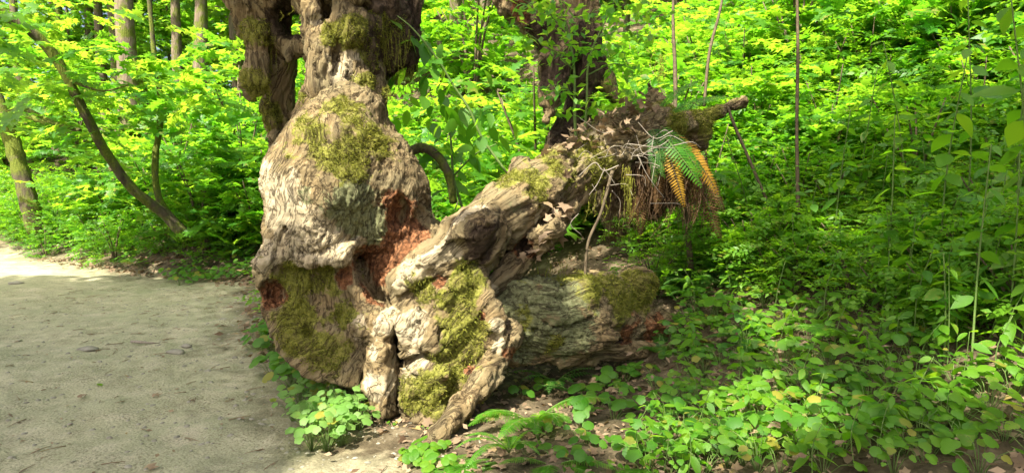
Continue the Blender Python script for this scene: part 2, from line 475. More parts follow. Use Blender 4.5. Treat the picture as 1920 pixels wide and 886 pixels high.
moss_mask = 0.75 * np.exp(-((fd - 0.15) / 0.35) ** 2) * smooth(-0.1, 0.5, noise(gp * 1.3 + 3)) * (fy < 9)
on_trail = (fd[quads].mean(1) < 0.1)
for nm, sel in (('trail', on_trail), ('hillside_ground', ~on_trail)):
    q = quads[sel]; used, inv = np.unique(q, return_inverse=True)
    me = mesh_from(nm, np.stack([fx, fy, fz], -1)[used], [inv.reshape(-1, 4)], M['ground'],
                   {'trail': trail_mask[used], 'moss': moss_mask[used]})
    o = obj(nm, me, kind='structure')
    o['label'] = 'packed pale dirt trail bending away to the left' if nm == 'trail' else 'dark forest soil rising into the wooded hillside'

# ------------------------------------------------------------------ sculpting engine (distance fields -> mesh)
def smin(a, b, k):
    h = np.clip(0.5 + 0.5 * (b - a) / k, 0, 1)
    return b * (1 - h) + a * h - k * h * (1 - h)
def chain(*nodes):
    """(px, py, depth, radius px) knots of a limb"""
    pts = [(P(a, b, d), R(r, d)) for a, b, d, r in nodes]
    def f(p):
        best = None
        for (a, ra), (b, rb) in zip(pts[:-1], pts[1:]):
            ab = (b - a).astype(np.float32); t = np.clip((p - a.astype(np.float32)) @ ab / (ab @ ab + 1e-9), 0, 1)
            d = np.linalg.norm(p - a.astype(np.float32) - t[:, None] * ab, axis=1) - (ra + (rb - ra) * t)
            best = d if best is None else smin(best, d, 0.03)
        return best
    return f
def _frame(roll, yaw=0.0, pit=0.0):
    c, s = math.cos(math.radians(roll)), math.sin(math.radians(roll))
    x = RIGHT * c + UP * s; y = -RIGHT * s + UP * c; z = FWD
    if yaw:
        c, s = math.cos(math.radians(yaw)), math.sin(math.radians(yaw)); x, z = x * c + z * s, -x * s + z * c
    if pit:
        c, s = math.cos(math.radians(pit)), math.sin(math.radians(pit)); y, z = y * c + z * s, -y * s + z * c
    return np.stack([x, y, z], -1).astype(np.float32)
def ell(px, py, d, rx, ry, rz, roll=0, yaw=0, pit=0):
    c = P(px, py, d).astype(np.float32); r = np.array([R(rx, d), R(ry, d), rz], np.float32); B = _frame(roll, yaw, pit)
    def f(p):
        q = (p - c) @ B
        k0 = np.linalg.norm(q / r, axis=1); k1 = np.linalg.norm(q / r ** 2, axis=1) + 1e-6
        return k0 * (k0 - 1) / k1
    return f
def box(px, py, d, rx, ry, rz, roll=0, yaw=0, pit=0, rnd=0.03):
    c = P(px, py, d).astype(np.float32); r = np.array([R(rx, d), R(ry, d), rz], np.float32) - rnd; B = _frame(roll, yaw, pit)
    r = np.maximum(r, 0.002)
    def f(p):
        q = np.abs((p - c) @ B) - r
        return np.linalg.norm(np.maximum(q, 0), axis=1) + np.minimum(q.max(1), 0) - rnd
    return f
def poly(pts, d, half, yaw=0, pit=0, rnd=0.008):
    """outline given by pixels at a depth, with real thickness 2*half"""
    W = np.array([P(a, b, d) for a, b in pts]); c = W.mean(0); B = _frame(0, yaw, pit)
    c32 = c.astype(np.float32); B0 = _frame(0)
    U = ((W - c) @ B0)[:, :2].astype(np.float32)
    def f(p):
        q = (p - c32) @ B; x, y = q[:, 0], q[:, 1]
        dd = np.full(len(p), 1e9, np.float32); s = np.ones(len(p), np.float32); n = len(U)
        for i in range(n):
            a, b = U[i], U[i - 1]; e = b - a
            wx, wy = x - a[0], y - a[1]
            t = np.clip((wx * e[0] + wy * e[1]) / (e @ e), 0, 1)
            dd = np.minimum(dd, (wx - e[0] * t) ** 2 + (wy - e[1] * t) ** 2)
            c1, c2, c3 = y >= a[1], y < b[1], e[0] * wy > e[1] * wx
            s = np.where((c1 & c2 & c3) | (~c1 & ~c2 & ~c3), -s, s)
        d2 = s * np.sqrt(dd) + rnd; dz = np.abs(q[:, 2]) - half + rnd
        return np.minimum(np.maximum(d2, dz), 0) + np.hypot(np.maximum(d2, 0), np.maximum(dz, 0)) - rnd
    return f
def sculpt(ops, h=0.014, warp=0.03, wf=3.5, low=0.02, lowf=7.0):
    """ops: (sign, fn, blend). returns vertices, quads"""
    def field(p):
        p = p.astype(np.float32)
        w = np.stack([noise(p * wf), noise(p * wf + 31.7), noise(p * wf + 67.1)], -1)
        q = p + warp * w
        q = q + 0.011 * np.stack([noise(p * 13 + 5), noise(p * 13 + 45), noise(p * 13 + 91)], -1)
        d = None
        for sgn, fn, k in ops:
            e = fn(q)
            if d is None: d = e
            elif sgn > 0: d = smin(d, e, k)
            else: d = -smin(-d, e, k)
        return d - low * fbm(p * lowf, 2)
    # bounds from a loose probe of the field
    B = 4; H = h * B
    lo, hi = BOUNDS
    n = np.ceil((hi - lo) / H).astype(int)
    cc = np.stack(np.meshgrid(*[np.arange(k) for k in n], indexing='ij'), -1).reshape(-1, 3)
    ctr = lo + (cc + 0.5) * H
    # coarse rejection: first at 4H
    n4 = np.ceil(n / 4).astype(int)
    c4 = np.stack(np.meshgrid(*[np.arange(k) for k in n4], indexing='ij'), -1).reshape(-1, 3)
    v4 = field(lo + (c4 + 0.5) * H * 4)
    keep4 = np.zeros(n4, bool); k4 = c4[np.abs(v4) < 4 * H * 1.1 + 0.03]; keep4[tuple(k4.T)] = True
    m = keep4[tuple((cc // 4).T)]
    cc, ctr = cc[m], ctr[m]
    v = field(ctr); m = np.abs(v) < H * 1.15
    cc = cc[m]
    loc = np.stack(np.meshgrid(*[np.arange(B + 1)] * 3, indexing='ij'), -1).reshape(-1, 3)
    gi = (cc[:, None] * B + loc[None])
    vals = field((lo + gi.reshape(-1, 3) * h)).reshape(len(cc), B + 1, B + 1, B + 1)
    s = vals < 0
    cnt = sum(s[:, a:a + B, b:b + B, c:c + B].astype(np.int8) for a in (0, 1) for b in (0, 1) for c in (0, 1))
    act = (cnt > 0) & (cnt < 8)
    bi, i, j, k = np.nonzero(act)
    cell = cc[bi] * B + np.stack([i, j, k], -1)
    acc = np.zeros((len(bi), 3)); num = np.zeros(len(bi))
    for ax in range(3):
        for u in (0, 1):
            for w in (0, 1):
                o0 = [0, 0, 0]; o0[(ax + 1) % 3] = u; o0[(ax + 2) % 3] = w; o1 = list(o0); o1[ax] = 1
                a = vals[bi, i + o0[0], j + o0[1], k + o0[2]]; b = vals[bi, i + o1[0], j + o1[1], k + o1[2]]
                cr = (a < 0) != (b < 0); t = np.where(cr, a / np.where(cr, a - b, 1), 0)
                pos = np.repeat(np.array(o0, float)[None], len(bi), 0); pos[:, ax] += t
                acc += pos * cr[:, None]; num += cr
    V = lo + (cell + acc / num[:, None]) * h
    D = (n * B + 2).astype(np.int64)
    key = lambda c: (c[:, 0].astype(np.int64) * D[1] + c[:, 1]) * D[2] + c[:, 2]
    ks = key(cell); order = np.argsort(ks); ks = ks[order]
    def find(c):
        q = key(c); r = np.clip(np.searchsorted(ks, q), 0, len(ks) - 1)
        return np.where(ks[r] == q, order[r], -1)
    Q = []
    for ax in range(3):
        sl0 = [slice(0, B)] * 3; sl1 = list(sl0); sl1[ax] = slice(1, B + 1)
        a = s[(slice(None), *sl0)]; b = s[(slice(None), *sl1)]
        bi, i, j, k = np.nonzero(a != b)
        c = cc[bi] * B + np.stack([i, j, k], -1); ins = a[bi, i, j, k]
        e1 = np.zeros(3, int); e1[(ax + 1) % 3] = 1; e2 = np.zeros(3, int); e2[(ax + 2) % 3] = 1
        f = np.stack([find(c - e1 - e2), find(c - e2), find(c), find(c - e1)], -1)
        f = np.where(ins[:, None], f, f[:, ::-1]); f = f[(f >= 0).all(1)]
        Q.append(f)
    return V, np.concatenate(Q)
BOUNDS = (np.array([-3.0, 3.2, -0.5]), np.array([2.6, 6.0, 3.4]))
def vnormals(V, Q):
    fn = np.cross(V[Q[:, 2]] - V[Q[:, 0]], V[Q[:, 3]] - V[Q[:, 1]])
    Nn = np.zeros_like(V)
    for c in range(4): np.add.at(Nn, Q[:, c], fn)
    return Nn / (np.linalg.norm(Nn, axis=1)[:, None] + 1e-12)
def cells(p):
    """nearest and second cell distance, a value per cell and the offset against the cell's own slope"""
    p = np.asarray(p, np.float32); b = np.floor(p).astype(np.int64)
    f1 = np.full(len(p), 9.0, np.float32); f2 = f1.copy(); idv = np.zeros(len(p), np.float32); sl = idv.copy()
    for dx in (-1, 0, 1):
        for dy in (-1, 0, 1):
            for dz in (-1, 0, 1):
                c = b + np.array([dx, dy, dz]); cm = c & 255
                hsh = _prm[_prm[_prm[cm[:, 0]] + cm[:, 1]] + cm[:, 2]]
                o = p - (c + 0.5 + 0.42 * _grd[hsh]).astype(np.float32); d = np.linalg.norm(o, axis=1)
                m = d < f1; g = _grd[(hsh + 77) & 255]
                f2 = np.where(m, f1, np.minimum(f2, d)); idv = np.where(m, hsh / 255.0, idv); sl = np.where(m, (o * g).sum(1), sl); f1 = np.where(m, d, f1)
    return f1, f2, idv, sl
def roughen(V, Q, grain=(0, 0, 1), amp=0.01, f=9.0, stretch=0.2, fine=0.005, facet=1.0, swirl=0.12, fibre=0.006):
    Nn = vnormals(V, Q); g = unit(grain)
    along = (V @ g)[:, None] * g
    w = swirl * np.stack([noise(V * 2.5), noise(V * 2.5 + 40), noise(V * 2.5 + 80)], -1)
    S = V - along + along * stretch
    d = amp * (ridged((S + w) * f, 3) - 0.5) + fine * fbm(V * 40, 2)
    d = d + fibre * ridged((V - along + along * 0.06 + 0.4 * w) * 26, 2)
    # broken facets, large and small, each plane tilted its own way
    f1, f2, idv, sl = cells((V - along + along * 0.42 + 0.4 * w) * 7.5)
    d = d + facet * (0.034 * sl + 0.012 * (idv - 0.5))
    f1, f2, idv, sl = cells((V - along + along * 0.25 + 0.3 * w) * 19.0)
    d = d + facet * (0.010 * sl + 0.006 * (idv - 0.5)) - 0.016 * smooth(0.14, 0.0, f2 - f1) * smooth(-.2, .25, noise(V * 3.1 + 7))
    return V + Nn * d[:, None], V - along + along * 0.09 + 0.7 * w
def zone(V, spots, jitter=0.06):
    """spots: (px,py,depth,radius px) balls painted with a pigment"""
    w = jitter * fbm(V * 6, 3)
    out = np.zeros(len(V))
    for a, b, d, r in spots:
        c = P(a, b, d); rr = R(r, d)
        out = np.maximum(out, np.clip(1.5 - (np.linalg.norm(V - c, axis=1) + w) / rr, 0, 1))
    return out
MOSSY = []       # (V, N, mask) for tufts
def wood_part(name, ops, root, grain=(0, 0, 1), h=0.0125, moss=(), rot=(), pale=(), lich=(), dark=(), upmoss=0.0, amp=0.010, warp=0.02, low=0.006, stretch=0.15, f=9.0, facet=1.0, swirl=.12, fibre=.0055, label=None):
    V, Q = sculpt(ops, h, warp=warp, low=low)
    V, gco = roughen(V, Q, grain, amp, f, stretch, facet=facet, swirl=swirl, fibre=fibre)
    Nn = vnormals(V, Q)
    mo = np.maximum(zone(V, moss), upmoss * smooth(0.1, 0.8, Nn[:, 2] + 0.35 * fbm(V * 4, 3)))
    ro, pa, li, da = zone(V, rot), zone(V, pale), zone(V, lich), zone(V, dark)
    mo = mo * (1 - 0.9 * smooth(0.3, 0.7, ro))
    rr = smooth(0.45, 0.8, ro + 0.4 * fbm(V * 10, 3))
    cf1, cf2, cid, csl = cells(V * np.array([34, 34, 22]) + 1.5 * noise(V * 8)[:, None])
    V = V + Nn * (rr * (0.020 * (cid - 0.65) + 0.012 * csl - 0.012 * smooth(0.2, 0, cf2 - cf1)))[:, None]      # crumbling rot
    cush = smooth(0.35, 0.8, mo + 0.3 * fbm(V * 9, 3)) * (0.010 + 0.012 * fbm(V * 17 + 3, 2))      # moss cushions
    V = V + Nn * cush[:, None]
    me = mesh_from(name, V, [Q], M['wood'], {'moss': mo, 'rot': ro, 'pale': pa, 'lich': li, 'dark': da, 'gco': gco})
    o = obj(name, me, root)
    if label: o['label'] = label
    MOSSY.append((V, Nn, mo))
    return o

# ------------------------------------------------------------------ the old stump
stump = thing('rotten_stump', 'huge rotten mossy stump with broken snag, burl and sprawling roots beside the trail', 'stump', P(760, 700, 4.4))
stump.location = (0, 0, 0)
U_, S_ = 1, -1
wood_part('burl', [
    (U_, chain((650, 225, 4.62, 72), (628, 290, 4.5, 98), (612, 360, 4.45, 108), (590, 430, 4.4, 88)), .05),
    (U_, ell(705, 350, 4.6, 88, 110, .32, roll=28), .06),
    (U_, ell(560, 335, 4.45, 66, 84, .28), .05),
    (U_, chain((692, 120, 4.78, 26), (692, 215, 4.72, 32), (722, 290, 4.66, 40), (768, 360, 4.64, 36), (790, 400, 4.66, 22)), .05),
    (U_, chain((590, 200, 4.66, 30), (565, 260, 4.55, 36), (540, 310, 4.48, 44)), .05),
    (U_, ell(590, 272, 4.36, 52, 32, .16, roll=-4), .04),
    (U_, ell(668, 268, 4.42, 50, 26, .14, roll=-18), .04),
    (U_, ell(672, 297, 4.3, 26, 18, .07), .03),
    (U_, chain((560, 395, 4.3, 52), (545, 440, 4.25, 40), (520, 470, 4.2, 24)), .05),
    (U_, poly([(488, 514), (512, 526), (530, 505), (552, 498), (600, 524), (628, 516), (656, 506), (664, 440), (640, 375), (560, 355), (512, 390), (496, 450)], 4.24, .04, pit=52, rnd=.006), .012),
    (U_, ell(700, 420, 4.55, 60, 60, .25), .05),
    # trunk-foot face under the lip
    (U_, poly([(495, 500), (515, 480), (660, 470), (700, 560), (760, 600), (700, 690), (690, 722), (600, 700), (555, 665), (515, 600), (500, 545)], 4.47, .26, pit=10), .02),
    (U_, ell(700, 640, 4.8, 95, 110, .42), .08),
    (U_, ell(770, 500, 4.75, 90, 105, .36), .06),
    (U_, chain((640, 600, 4.3, 26), (690, 606, 4.22, 20), (745, 590, 4.16, 22)), .03),
    (U_, poly([(655, 600), (700, 612), (765, 575), (760, 615), (720, 650), (690, 640)], 4.15, .08, pit=-20), .02),
    # toothed broken edge by the crack
    (U_, chain((722, 610, 4.1, 24), (712, 660, 4.1, 18), (700, 725, 4.06, 22)), .02),
    (U_, poly([(700, 690), (722, 668), (748, 690), (748, 770), (735, 782), (715, 768), (690, 735)], 4.1, .1, yaw=-30), .02),
    (U_, poly([(698, 650), (724, 636), (742, 648), (738, 690), (712, 694)], 4.08, .09, yaw=-25), .02),
    (U_, chain((735, 620, 4.6, 30), (735, 700, 4.6, 30), (732, 770, 4.55, 24)), .03),
    # hollows
    (S_, ell(753, 695, 4.1, 10, 108, .36, roll=2), .012),
    (S_, chain((660, 512, 4.14, 5), (600, 508, 4.14, 7), (530, 512, 4.16, 6)), .012),
    (S_, ell(575, 620, 4.2, 16, 12, .06), .015), (S_, ell(630, 590, 4.22, 12, 20, .06), .015), (S_, ell(655, 560, 4.2, 14, 26, .08, roll=25), .015),
    (S_, chain((520, 350, 4.2, 3), (540, 430, 4.12, 5), (520, 460, 4.1, 3)), .01), (S_, chain((580, 330, 4.15, 2), (640, 400, 4.12, 4), (650, 440, 4.12, 2)), .01),
    (S_, ell(690, 520, 4.08, 52, 62, .20, roll=20), .04),
    (S_, ell(742, 400, 4.24, 24, 40, .3, roll=-12), .015),
    (S_, ell(765, 430, 4.22, 26, 30, .14), .03),
    (S_, ell(508, 552, 4.22, 34, 30, .16, roll=-30), .03),
    (S_, ell(600, 560, 4.16, 70, 60, .10, roll=20), .05),
    (S_, chain((575, 470, 4.02, 5), (640, 500, 4.1, 8)), .02),
], stump, grain=(0.3, 0.1, 1), upmoss=0.4, facet=.42, swirl=.2, amp=.006, fibre=.0026,
    moss=[(600, 265, 4.25, 48), (645, 235, 4.35, 50), (690, 270, 4.35, 45), (650, 300, 4.2, 52), (570, 300, 4.25, 30), (560, 600, 4.22, 50), (620, 660, 4.25, 48), (560, 640, 4.25, 34), (530, 540, 4.3, 30), (600, 530, 4.2, 38), (640, 590, 4.2, 30), (720, 330, 4.5, 35), (600, 415, 4.15, 16), (560, 520, 4.25, 35)],
    rot=[(745, 400, 4.35, 38), (755, 445, 4.4, 56), (720, 480, 4.4, 52), (785, 430, 4.45, 30), (700, 550, 4.3, 30), (735, 540, 4.3, 34), (690, 480, 4.28, 22), (516, 552, 4.3, 28), (520, 430, 4.3, 14), (645, 520, 4.3, 18)],
    pale=[(540, 380, 4.2, 62), (570, 440, 4.15, 60), (520, 330, 4.3, 40), (620, 455, 4.1, 50), (690, 450, 4.3, 36), (510, 480, 4.15, 40), (600, 400, 4.2, 30), (670, 608, 4.15, 22), (725, 600, 4.1, 30), (715, 720, 4.05, 34), (715, 660, 4.05, 22), (540, 290, 4.4, 30), (690, 300, 4.3, 16)],
    lich=[(660, 380, 4.2, 52), (620, 340, 4.2, 32), (690, 420, 4.3, 40), (585, 365, 4.15, 24)],
    label='bulging burl of the stump with a hollow red rotten pocket')

wood_part('root_block', [
    (U_, poly([(738, 520), (800, 480), (870, 470), (905, 512), (903, 560), (938, 640), (925, 700), (880, 745), (835, 788), (805, 792), (762, 752), (752, 700), (750, 610), (740, 560)], 4.28, .2, pit=8, yaw=-8), .03),
    (U_, ell(845, 600, 4.2, 68, 110, .2, roll=-6), .04),
    (U_, ell(800, 735, 4.12, 50, 56, .17), .03),
    (U_, poly([(748, 600), (790, 575), (832, 600), (832, 650), (780, 668), (750, 645)], 4.12, .12, yaw=-18), .02),
    (U_, poly([(752, 690), (790, 670), (850, 690), (840, 770), (800, 792), (758, 752)], 4.08, .12, yaw=-15), .02),
    # weathered slab on top
    (U_, poly([(733, 525), (768, 485), (830, 448), (872, 402), (930, 398), (900, 470), (860, 500), (790, 512), (745, 545)], 4.16, .13, pit=-20), .02),
    (U_, poly([(820, 470), (835, 440), (880, 405), (905, 402), (850, 455)], 4.08, .04, pit=-25), .012),
    # diagonal arm
    (U_, chain((880, 455, 4.32, 56), (945, 400, 4.45, 55), (1000, 355, 4.62, 50), (1070, 322, 4.82, 46), (1130, 290, 5.0, 50)), .03),
    (U_, ell(912, 452, 4.22, 34, 62, .14, roll=-18, yaw=-14), .02),
    (U_, ell(985, 320, 4.62, 30, 20, .12), .03),
    # bark ridges and the lower plank
    (U_, chain((905, 510, 4.16, 14), (902, 560, 4.1, 16), (930, 612, 4.08, 17), (935, 655, 4.08, 15)), .02),
    (U_, chain((958, 628, 4.2, 24), (915, 706, 4.04, 20), (868, 760, 3.88, 20), (822, 812, 3.72, 17)), .02),
    (U_, chain((905, 558, 4.3, 14), (960, 502, 4.4, 24), (1030, 425, 4.62, 22), (1085, 365, 4.8, 18)), .02),
    (U_, poly([(905, 545), (960, 470), (1040, 400), (1060, 420), (980, 510), (915, 565)], 4.42, .05, pit=-25), .015),
    # cracks
    (S_, ell(748, 700, 4.1, 9, 108, .36, roll=2), .012),
    (S_, chain((744, 668, 3.98, 7), (790, 660, 4.0, 9), (838, 640, 4.05, 6)), .012),
    (S_, chain((742, 570, 4.0, 8), (800, 585, 4.0, 6)), .012),
    (S_, chain((925, 672, 3.98, 9), (890, 720, 3.9, 10), (852, 758, 3.84, 7)), .012),
    (S_, chain((912, 540, 4.2, 9), (985, 465, 4.38, 13), (1050, 395, 4.62, 12)), .015),
    (S_, chain((898, 585, 4.05, 5), (915, 625, 4.02, 6), (905, 660, 4.0, 4)), .012),
    (S_, chain((780, 500, 3.98, 3), (880, 430, 4.02, 3)), .01),
    (S_, ell(800, 560, 4.0, 36, 22, .06, roll=20), .02),
    (S_, ell(850, 545, 4.02, 16, 12, .05), .01), (S_, ell(835, 620, 4.0, 14, 10, .05), .01),
    (S_, ell(870, 690, 4.0, 14, 9, .05), .01), (S_, ell(885, 600, 4.02, 10, 14, .05), .01),
], stump, grain=(0.75, 0.3, 0.65), upmoss=0.25,
    moss=[(865, 560, 4.05, 48), (870, 620, 4.05, 50), (850, 680, 4.02, 44), (795, 740, 3.95, 52), (795, 545, 4.1, 32), (980, 350, 4.45, 44), (1040, 330, 4.65, 44), (870, 520, 4.1, 36), (1090, 300, 4.85, 50), (830, 800, 3.95, 28), (885, 730, 4.05, 30)],
    rot=[(830, 530, 4.05, 16), (905, 705, 4.05, 20), (950, 650, 4.15, 20), (985, 470, 4.4, 22), (1030, 380, 4.6, 18), (910, 590, 4.05, 14), (880, 690, 4.0, 12)],
    pale=[(770, 495, 4.05, 46), (820, 465, 4.05, 42), (870, 420, 4.1, 34), (745, 530, 4.05, 28), (770, 610, 4.0, 34), (775, 690, 3.98, 30), (935, 640, 4.0, 18), (930, 610, 4.0, 16), (1000, 400, 4.45, 24), (900, 400, 4.2, 24), (930, 545, 4.25, 18), (1060, 340, 4.75, 24)],
    lich=[(960, 375, 4.35, 22), (1000, 330, 4.5, 20), (880, 500, 4.1, 22)],
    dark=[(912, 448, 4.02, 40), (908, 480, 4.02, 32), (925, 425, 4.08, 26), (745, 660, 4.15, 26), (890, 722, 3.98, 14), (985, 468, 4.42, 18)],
    label='split mossy root block with a dark sawn knot')

wood_part('side_log', [
    (U_, chain((930, 600, 4.4, 46), (1000, 592, 4.5, 68), (1070, 588, 4.62, 72), (1140, 585, 4.8, 50), (1200, 602, 4.95, 34), (1255, 620, 5.05, 26)), .04),
    (U_, ell(1000, 560, 4.42, 66, 40, .16, roll=-6), .04),
    (U_, ell(1080, 640, 4.5, 80, 24, .16, roll=6), .03),
    (U_, chain((960, 655, 4.35, 24), (1060, 662, 4.55, 20), (1160, 655, 4.75, 16), (1240, 650, 4.9, 12)), .02),
    (U_, ell(1192, 545, 4.95, 40, 42, .18), .03),
    (U_, ell(1120, 545, 4.8, 60, 30, .2), .05),
    (S_, chain((1105, 632, 4.48, 6), (1170, 634, 4.68, 9), (1250, 640, 4.85, 8)), .015),
    (S_, ell(1045, 612, 4.28, 14, 9, .06), .01), (S_, ell(1062, 624, 4.28, 10, 6, .05), .01),
    (S_, ell(1005, 618, 4.24, 14, 8, .06, roll=25), .01), (S_, ell(1028, 605, 4.26, 9, 6, .05), .01),
    (S_, ell(960, 560, 4.22, 12, 8, .05), .01), (S_, chain((940, 620, 4.2, 6), (990, 560, 4.26, 4)), .012),
], stump, grain=(1, 0.3, 0), upmoss=0.35,
    moss=[(1150, 560, 4.65, 50), (1200, 545, 4.8, 46), (1090, 545, 4.55, 50), (1030, 640, 4.4, 24), (970, 600, 4.35, 30)],
    lich=[(970, 570, 4.3, 62), (1040, 560, 4.4, 66), (1060, 620, 4.4, 56), (990, 630, 4.3, 48), (1100, 590, 4.5, 30)],
    rot=[(1160, 615, 4.75, 34), (1220, 618, 4.9, 36), (935, 640, 4.3, 30), (1250, 630, 5.0, 26)],
    dark=[(1150, 640, 4.7, 16)],
    label='lichen-covered log end with a reddish rotten underside')

wood_part('raised_root', [
    (U_, chain((1075, 318, 4.85, 44), (1130, 285, 5.0, 54), (1190, 258, 5.1, 56), (1250, 240, 5.2, 34), (1320, 222, 5.35, 10), (1392, 190, 5.5, 6)), .04),
    (U_, ell(1390, 190, 5.5, 10, 8, .04), .02),
    (U_, ell(1150, 252, 5.0, 60, 30, .22, roll=22), .05),
    (U_, ell(1215, 225, 5.1, 40, 26, .2, roll=20), .05),
    (U_, chain((1240, 300, 5.15, 34), (1235, 350, 5.15, 26), (1225, 400, 5.15, 10)), .05),
    (U_, chain((1305, 230, 5.35, 22), (1312, 265, 5.35, 16)), .03),
    (U_, chain((1150, 380, 5.05, 12), (1250, 372, 5.1, 10)), .03),
    (U_, chain((1225, 230, 5.1, 12), (1228, 185, 5.1, 9), (1218, 160, 5.1, 4)), .03),
], stump, grain=(1, 0.2, 0.3), upmoss=0.5,
    moss=[(1100, 320, 4.75, 50), (1250, 230, 5.1, 40), (1320, 220, 5.3, 40)],
    pale=[(1110, 275, 4.85, 26), (1130, 250, 4.85, 20)],
    rot=[(1130, 345, 4.9, 20)],
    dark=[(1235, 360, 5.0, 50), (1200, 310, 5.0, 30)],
    label='root arm raised off the ground and heaped with litter')

wood_part('snag', [
    (U_, chain((655, 250, 4.68, 74), (648, 180, 4.72, 60), (650, 110, 4.75, 56), (655, 50, 4.78, 62), (650, -30, 4.82, 80), (640, -120, 4.9, 110)), .06),
    (U_, chain((600, 225, 4.66, 32), (590, 185, 4.68, 22)), .04),
    (U_, chain((610, 165, 4.56, 30), (602, 100, 4.56, 27), (585, 40, 4.6, 22), (572, -20, 4.65, 24)), .025),
    (U_, chain((628, 75, 4.6, 17), (615, 45, 4.62, 15), (622, 20, 4.65, 14)), .02),
    (U_, ell(660, 62, 4.6, 32, 40, .14), .025),
    (U_, chain((690, 20, 4.72, 28), (695, -40, 4.75, 40)), .04),
    # back column and the mass that joins it
    (U_, chain((545, 300, 5.2, 28), (532, 230, 5.15, 26), (524, 160, 5.1, 25), (514, 100, 5.05, 29), (498, 40, 5.0, 46), (485, -40, 4.95, 70)), .05),
    (U_, chain((465, 40, 4.9, 26), (455, -30, 4.9, 40)), .04),
    (U_, chain((480, 70, 4.86, 25), (482, 115, 4.84, 18), (474, 150, 4.82, 17), (470, 172, 4.82, 8)), .025),
    (U_, chain((486, 130, 4.86, 14), (487, 165, 4.84, 8)), .015),
    (U_, chain((500, 62, 4.95, 30), (545, 82, 4.92, 22), (580, 96, 4.85, 20)), .03),
    (U_, chain((520, 15, 4.85, 16), (548, 16, 4.8, 9), (575, 12, 4.75, 14)), .02),
    (U_, chain((540, 85, 4.85, 10), (546, 112, 4.84, 6)), .012),
    (U_, ell(520, -50, 4.95, 110, 60, .4), .05),
    (U_, chain((500, 200, 5.0, 7), (508, 225, 5.02, 9), (522, 258, 5.06, 11)), .012),
    # ragged mass on the other side
    (U_, chain((712, -10, 4.85, 50), (728, 40, 4.88, 42), (742, 90, 4.9, 38), (755, 118, 4.92, 22)), .04),
    (U_, ell(735, 110, 4.92, 44, 28, .16), .03),
    (U_, chain((765, 60, 5.0, 20), (768, 0, 5.0, 24), (765, -60, 5.0, 28)), .03),
    # holes
    (S_, ell(538, 35, 4.82, 26, 36, .3, roll=8), .03),
    (S_, ell(614, 24, 4.6, 20, 24, .16), .02), (S_, ell(563, 128, 4.8, 16, 34, .5), .015),
    (S_, ell(683, 18, 4.62, 26, 14, .1, roll=-14), .02),
    (S_, chain((622, 175, 4.5, 5), (628, 110, 4.52, 7), (640, 55, 4.52, 5)), .012),
    (S_, chain((665, 190, 4.5, 4), (672, 120, 4.54, 6)), .012),
    (S_, chain((690, 60, 4.62, 6), (694, 120, 4.64, 5)), .012),
    (S_, ell(548, 30, 4.72, 13, 22, .14), .02), (S_, ell(660, 145, 4.5, 12, 20, .04), .02),
], stump, grain=(0.05, 0, 1), upmoss=0.35, amp=.024, f=11, stretch=0.07, facet=.9,
    moss=[(660, 215, 4.55, 40), (688, 170, 4.65, 42), (665, 60, 4.5, 34), (575, 205, 4.6, 34), (620, 60, 4.5, 20), (478, 150, 4.75, 30), (478, 60, 4.8, 30), (690, 110, 4.65, 32), (505, 220, 5.0, 26), (700, 40, 4.7, 30), (730, 60, 4.75, 30)],
    pale=[(640, 190, 4.55, 36), (640, 130, 4.5, 30), (670, 100, 4.55, 24), (590, 30, 4.5, 14)],
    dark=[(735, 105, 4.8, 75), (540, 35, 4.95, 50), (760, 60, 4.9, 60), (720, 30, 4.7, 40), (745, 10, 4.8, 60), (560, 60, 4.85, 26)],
    label='broken hollow snag rising from the burl')

# second snag behind
snag2 = thing('broken_snag', 'dark broken snag with a hanging pointed limb behind the raised root', 'snag', (0, 0, 0))
BOUNDS = (np.array([-0.6, 5.6, 0.1]), np.array([1.8, 7.4, 3.8]))
wood_part('trunk', [
    (U_, chain((1230, 560, 6.9, 40), (1190, 430, 6.9, 40), (1110, 310, 6.75, 36), (1072, 250, 6.6, 24), (1088, 180, 6.6, 24), (1100, 110, 6.6, 30), (1085, 40, 6.6, 34), (1060, -60, 6.6, 50)), .05),
    (U_, chain((1045, 285, 6.55, 22), (1065, 235, 6.6, 20)), .04),
    (U_, chain((925, -40, 6.3, 22), (962, 8, 6.3, 23), (1000, 38, 6.35, 22), (1035, 70, 6.4, 30)), .04),
    (U_, chain((1060, 60, 6.45, 36), (1046, 120, 6.35, 32), (1042, 165, 6.32, 24), (1028, 200, 6.3, 9), (1024, 228, 6.3, 5)), .03),
    (U_, chain((1105, 120, 6.6, 20), (1135, 150, 6.6, 12), (1150, 190, 6.6, 5)), .03),
    (S_, ell(1075, 150, 6.35, 13, 50, .2, roll=-8), .02),
    (S_, ell(1105, 60, 6.2, 20, 30, .1), .03),
], snag2, grain=(0.1, 0, 1), h=0.022, upmoss=0.3, amp=0.03, f=9, stretch=.08,
    moss=[(1130, 150, 6.3, 60), (1140, 240, 6.3, 60)], rot=[(975, 20, 6.2, 22), (1090, 75, 6.3, 18)], dark=[(1060, 260, 6.5, 60), (1045, 140, 6.2, 40), (1105, 100, 6.4, 60), (1100, 190, 6.4, 50), (1030, 60, 6.3, 40)])

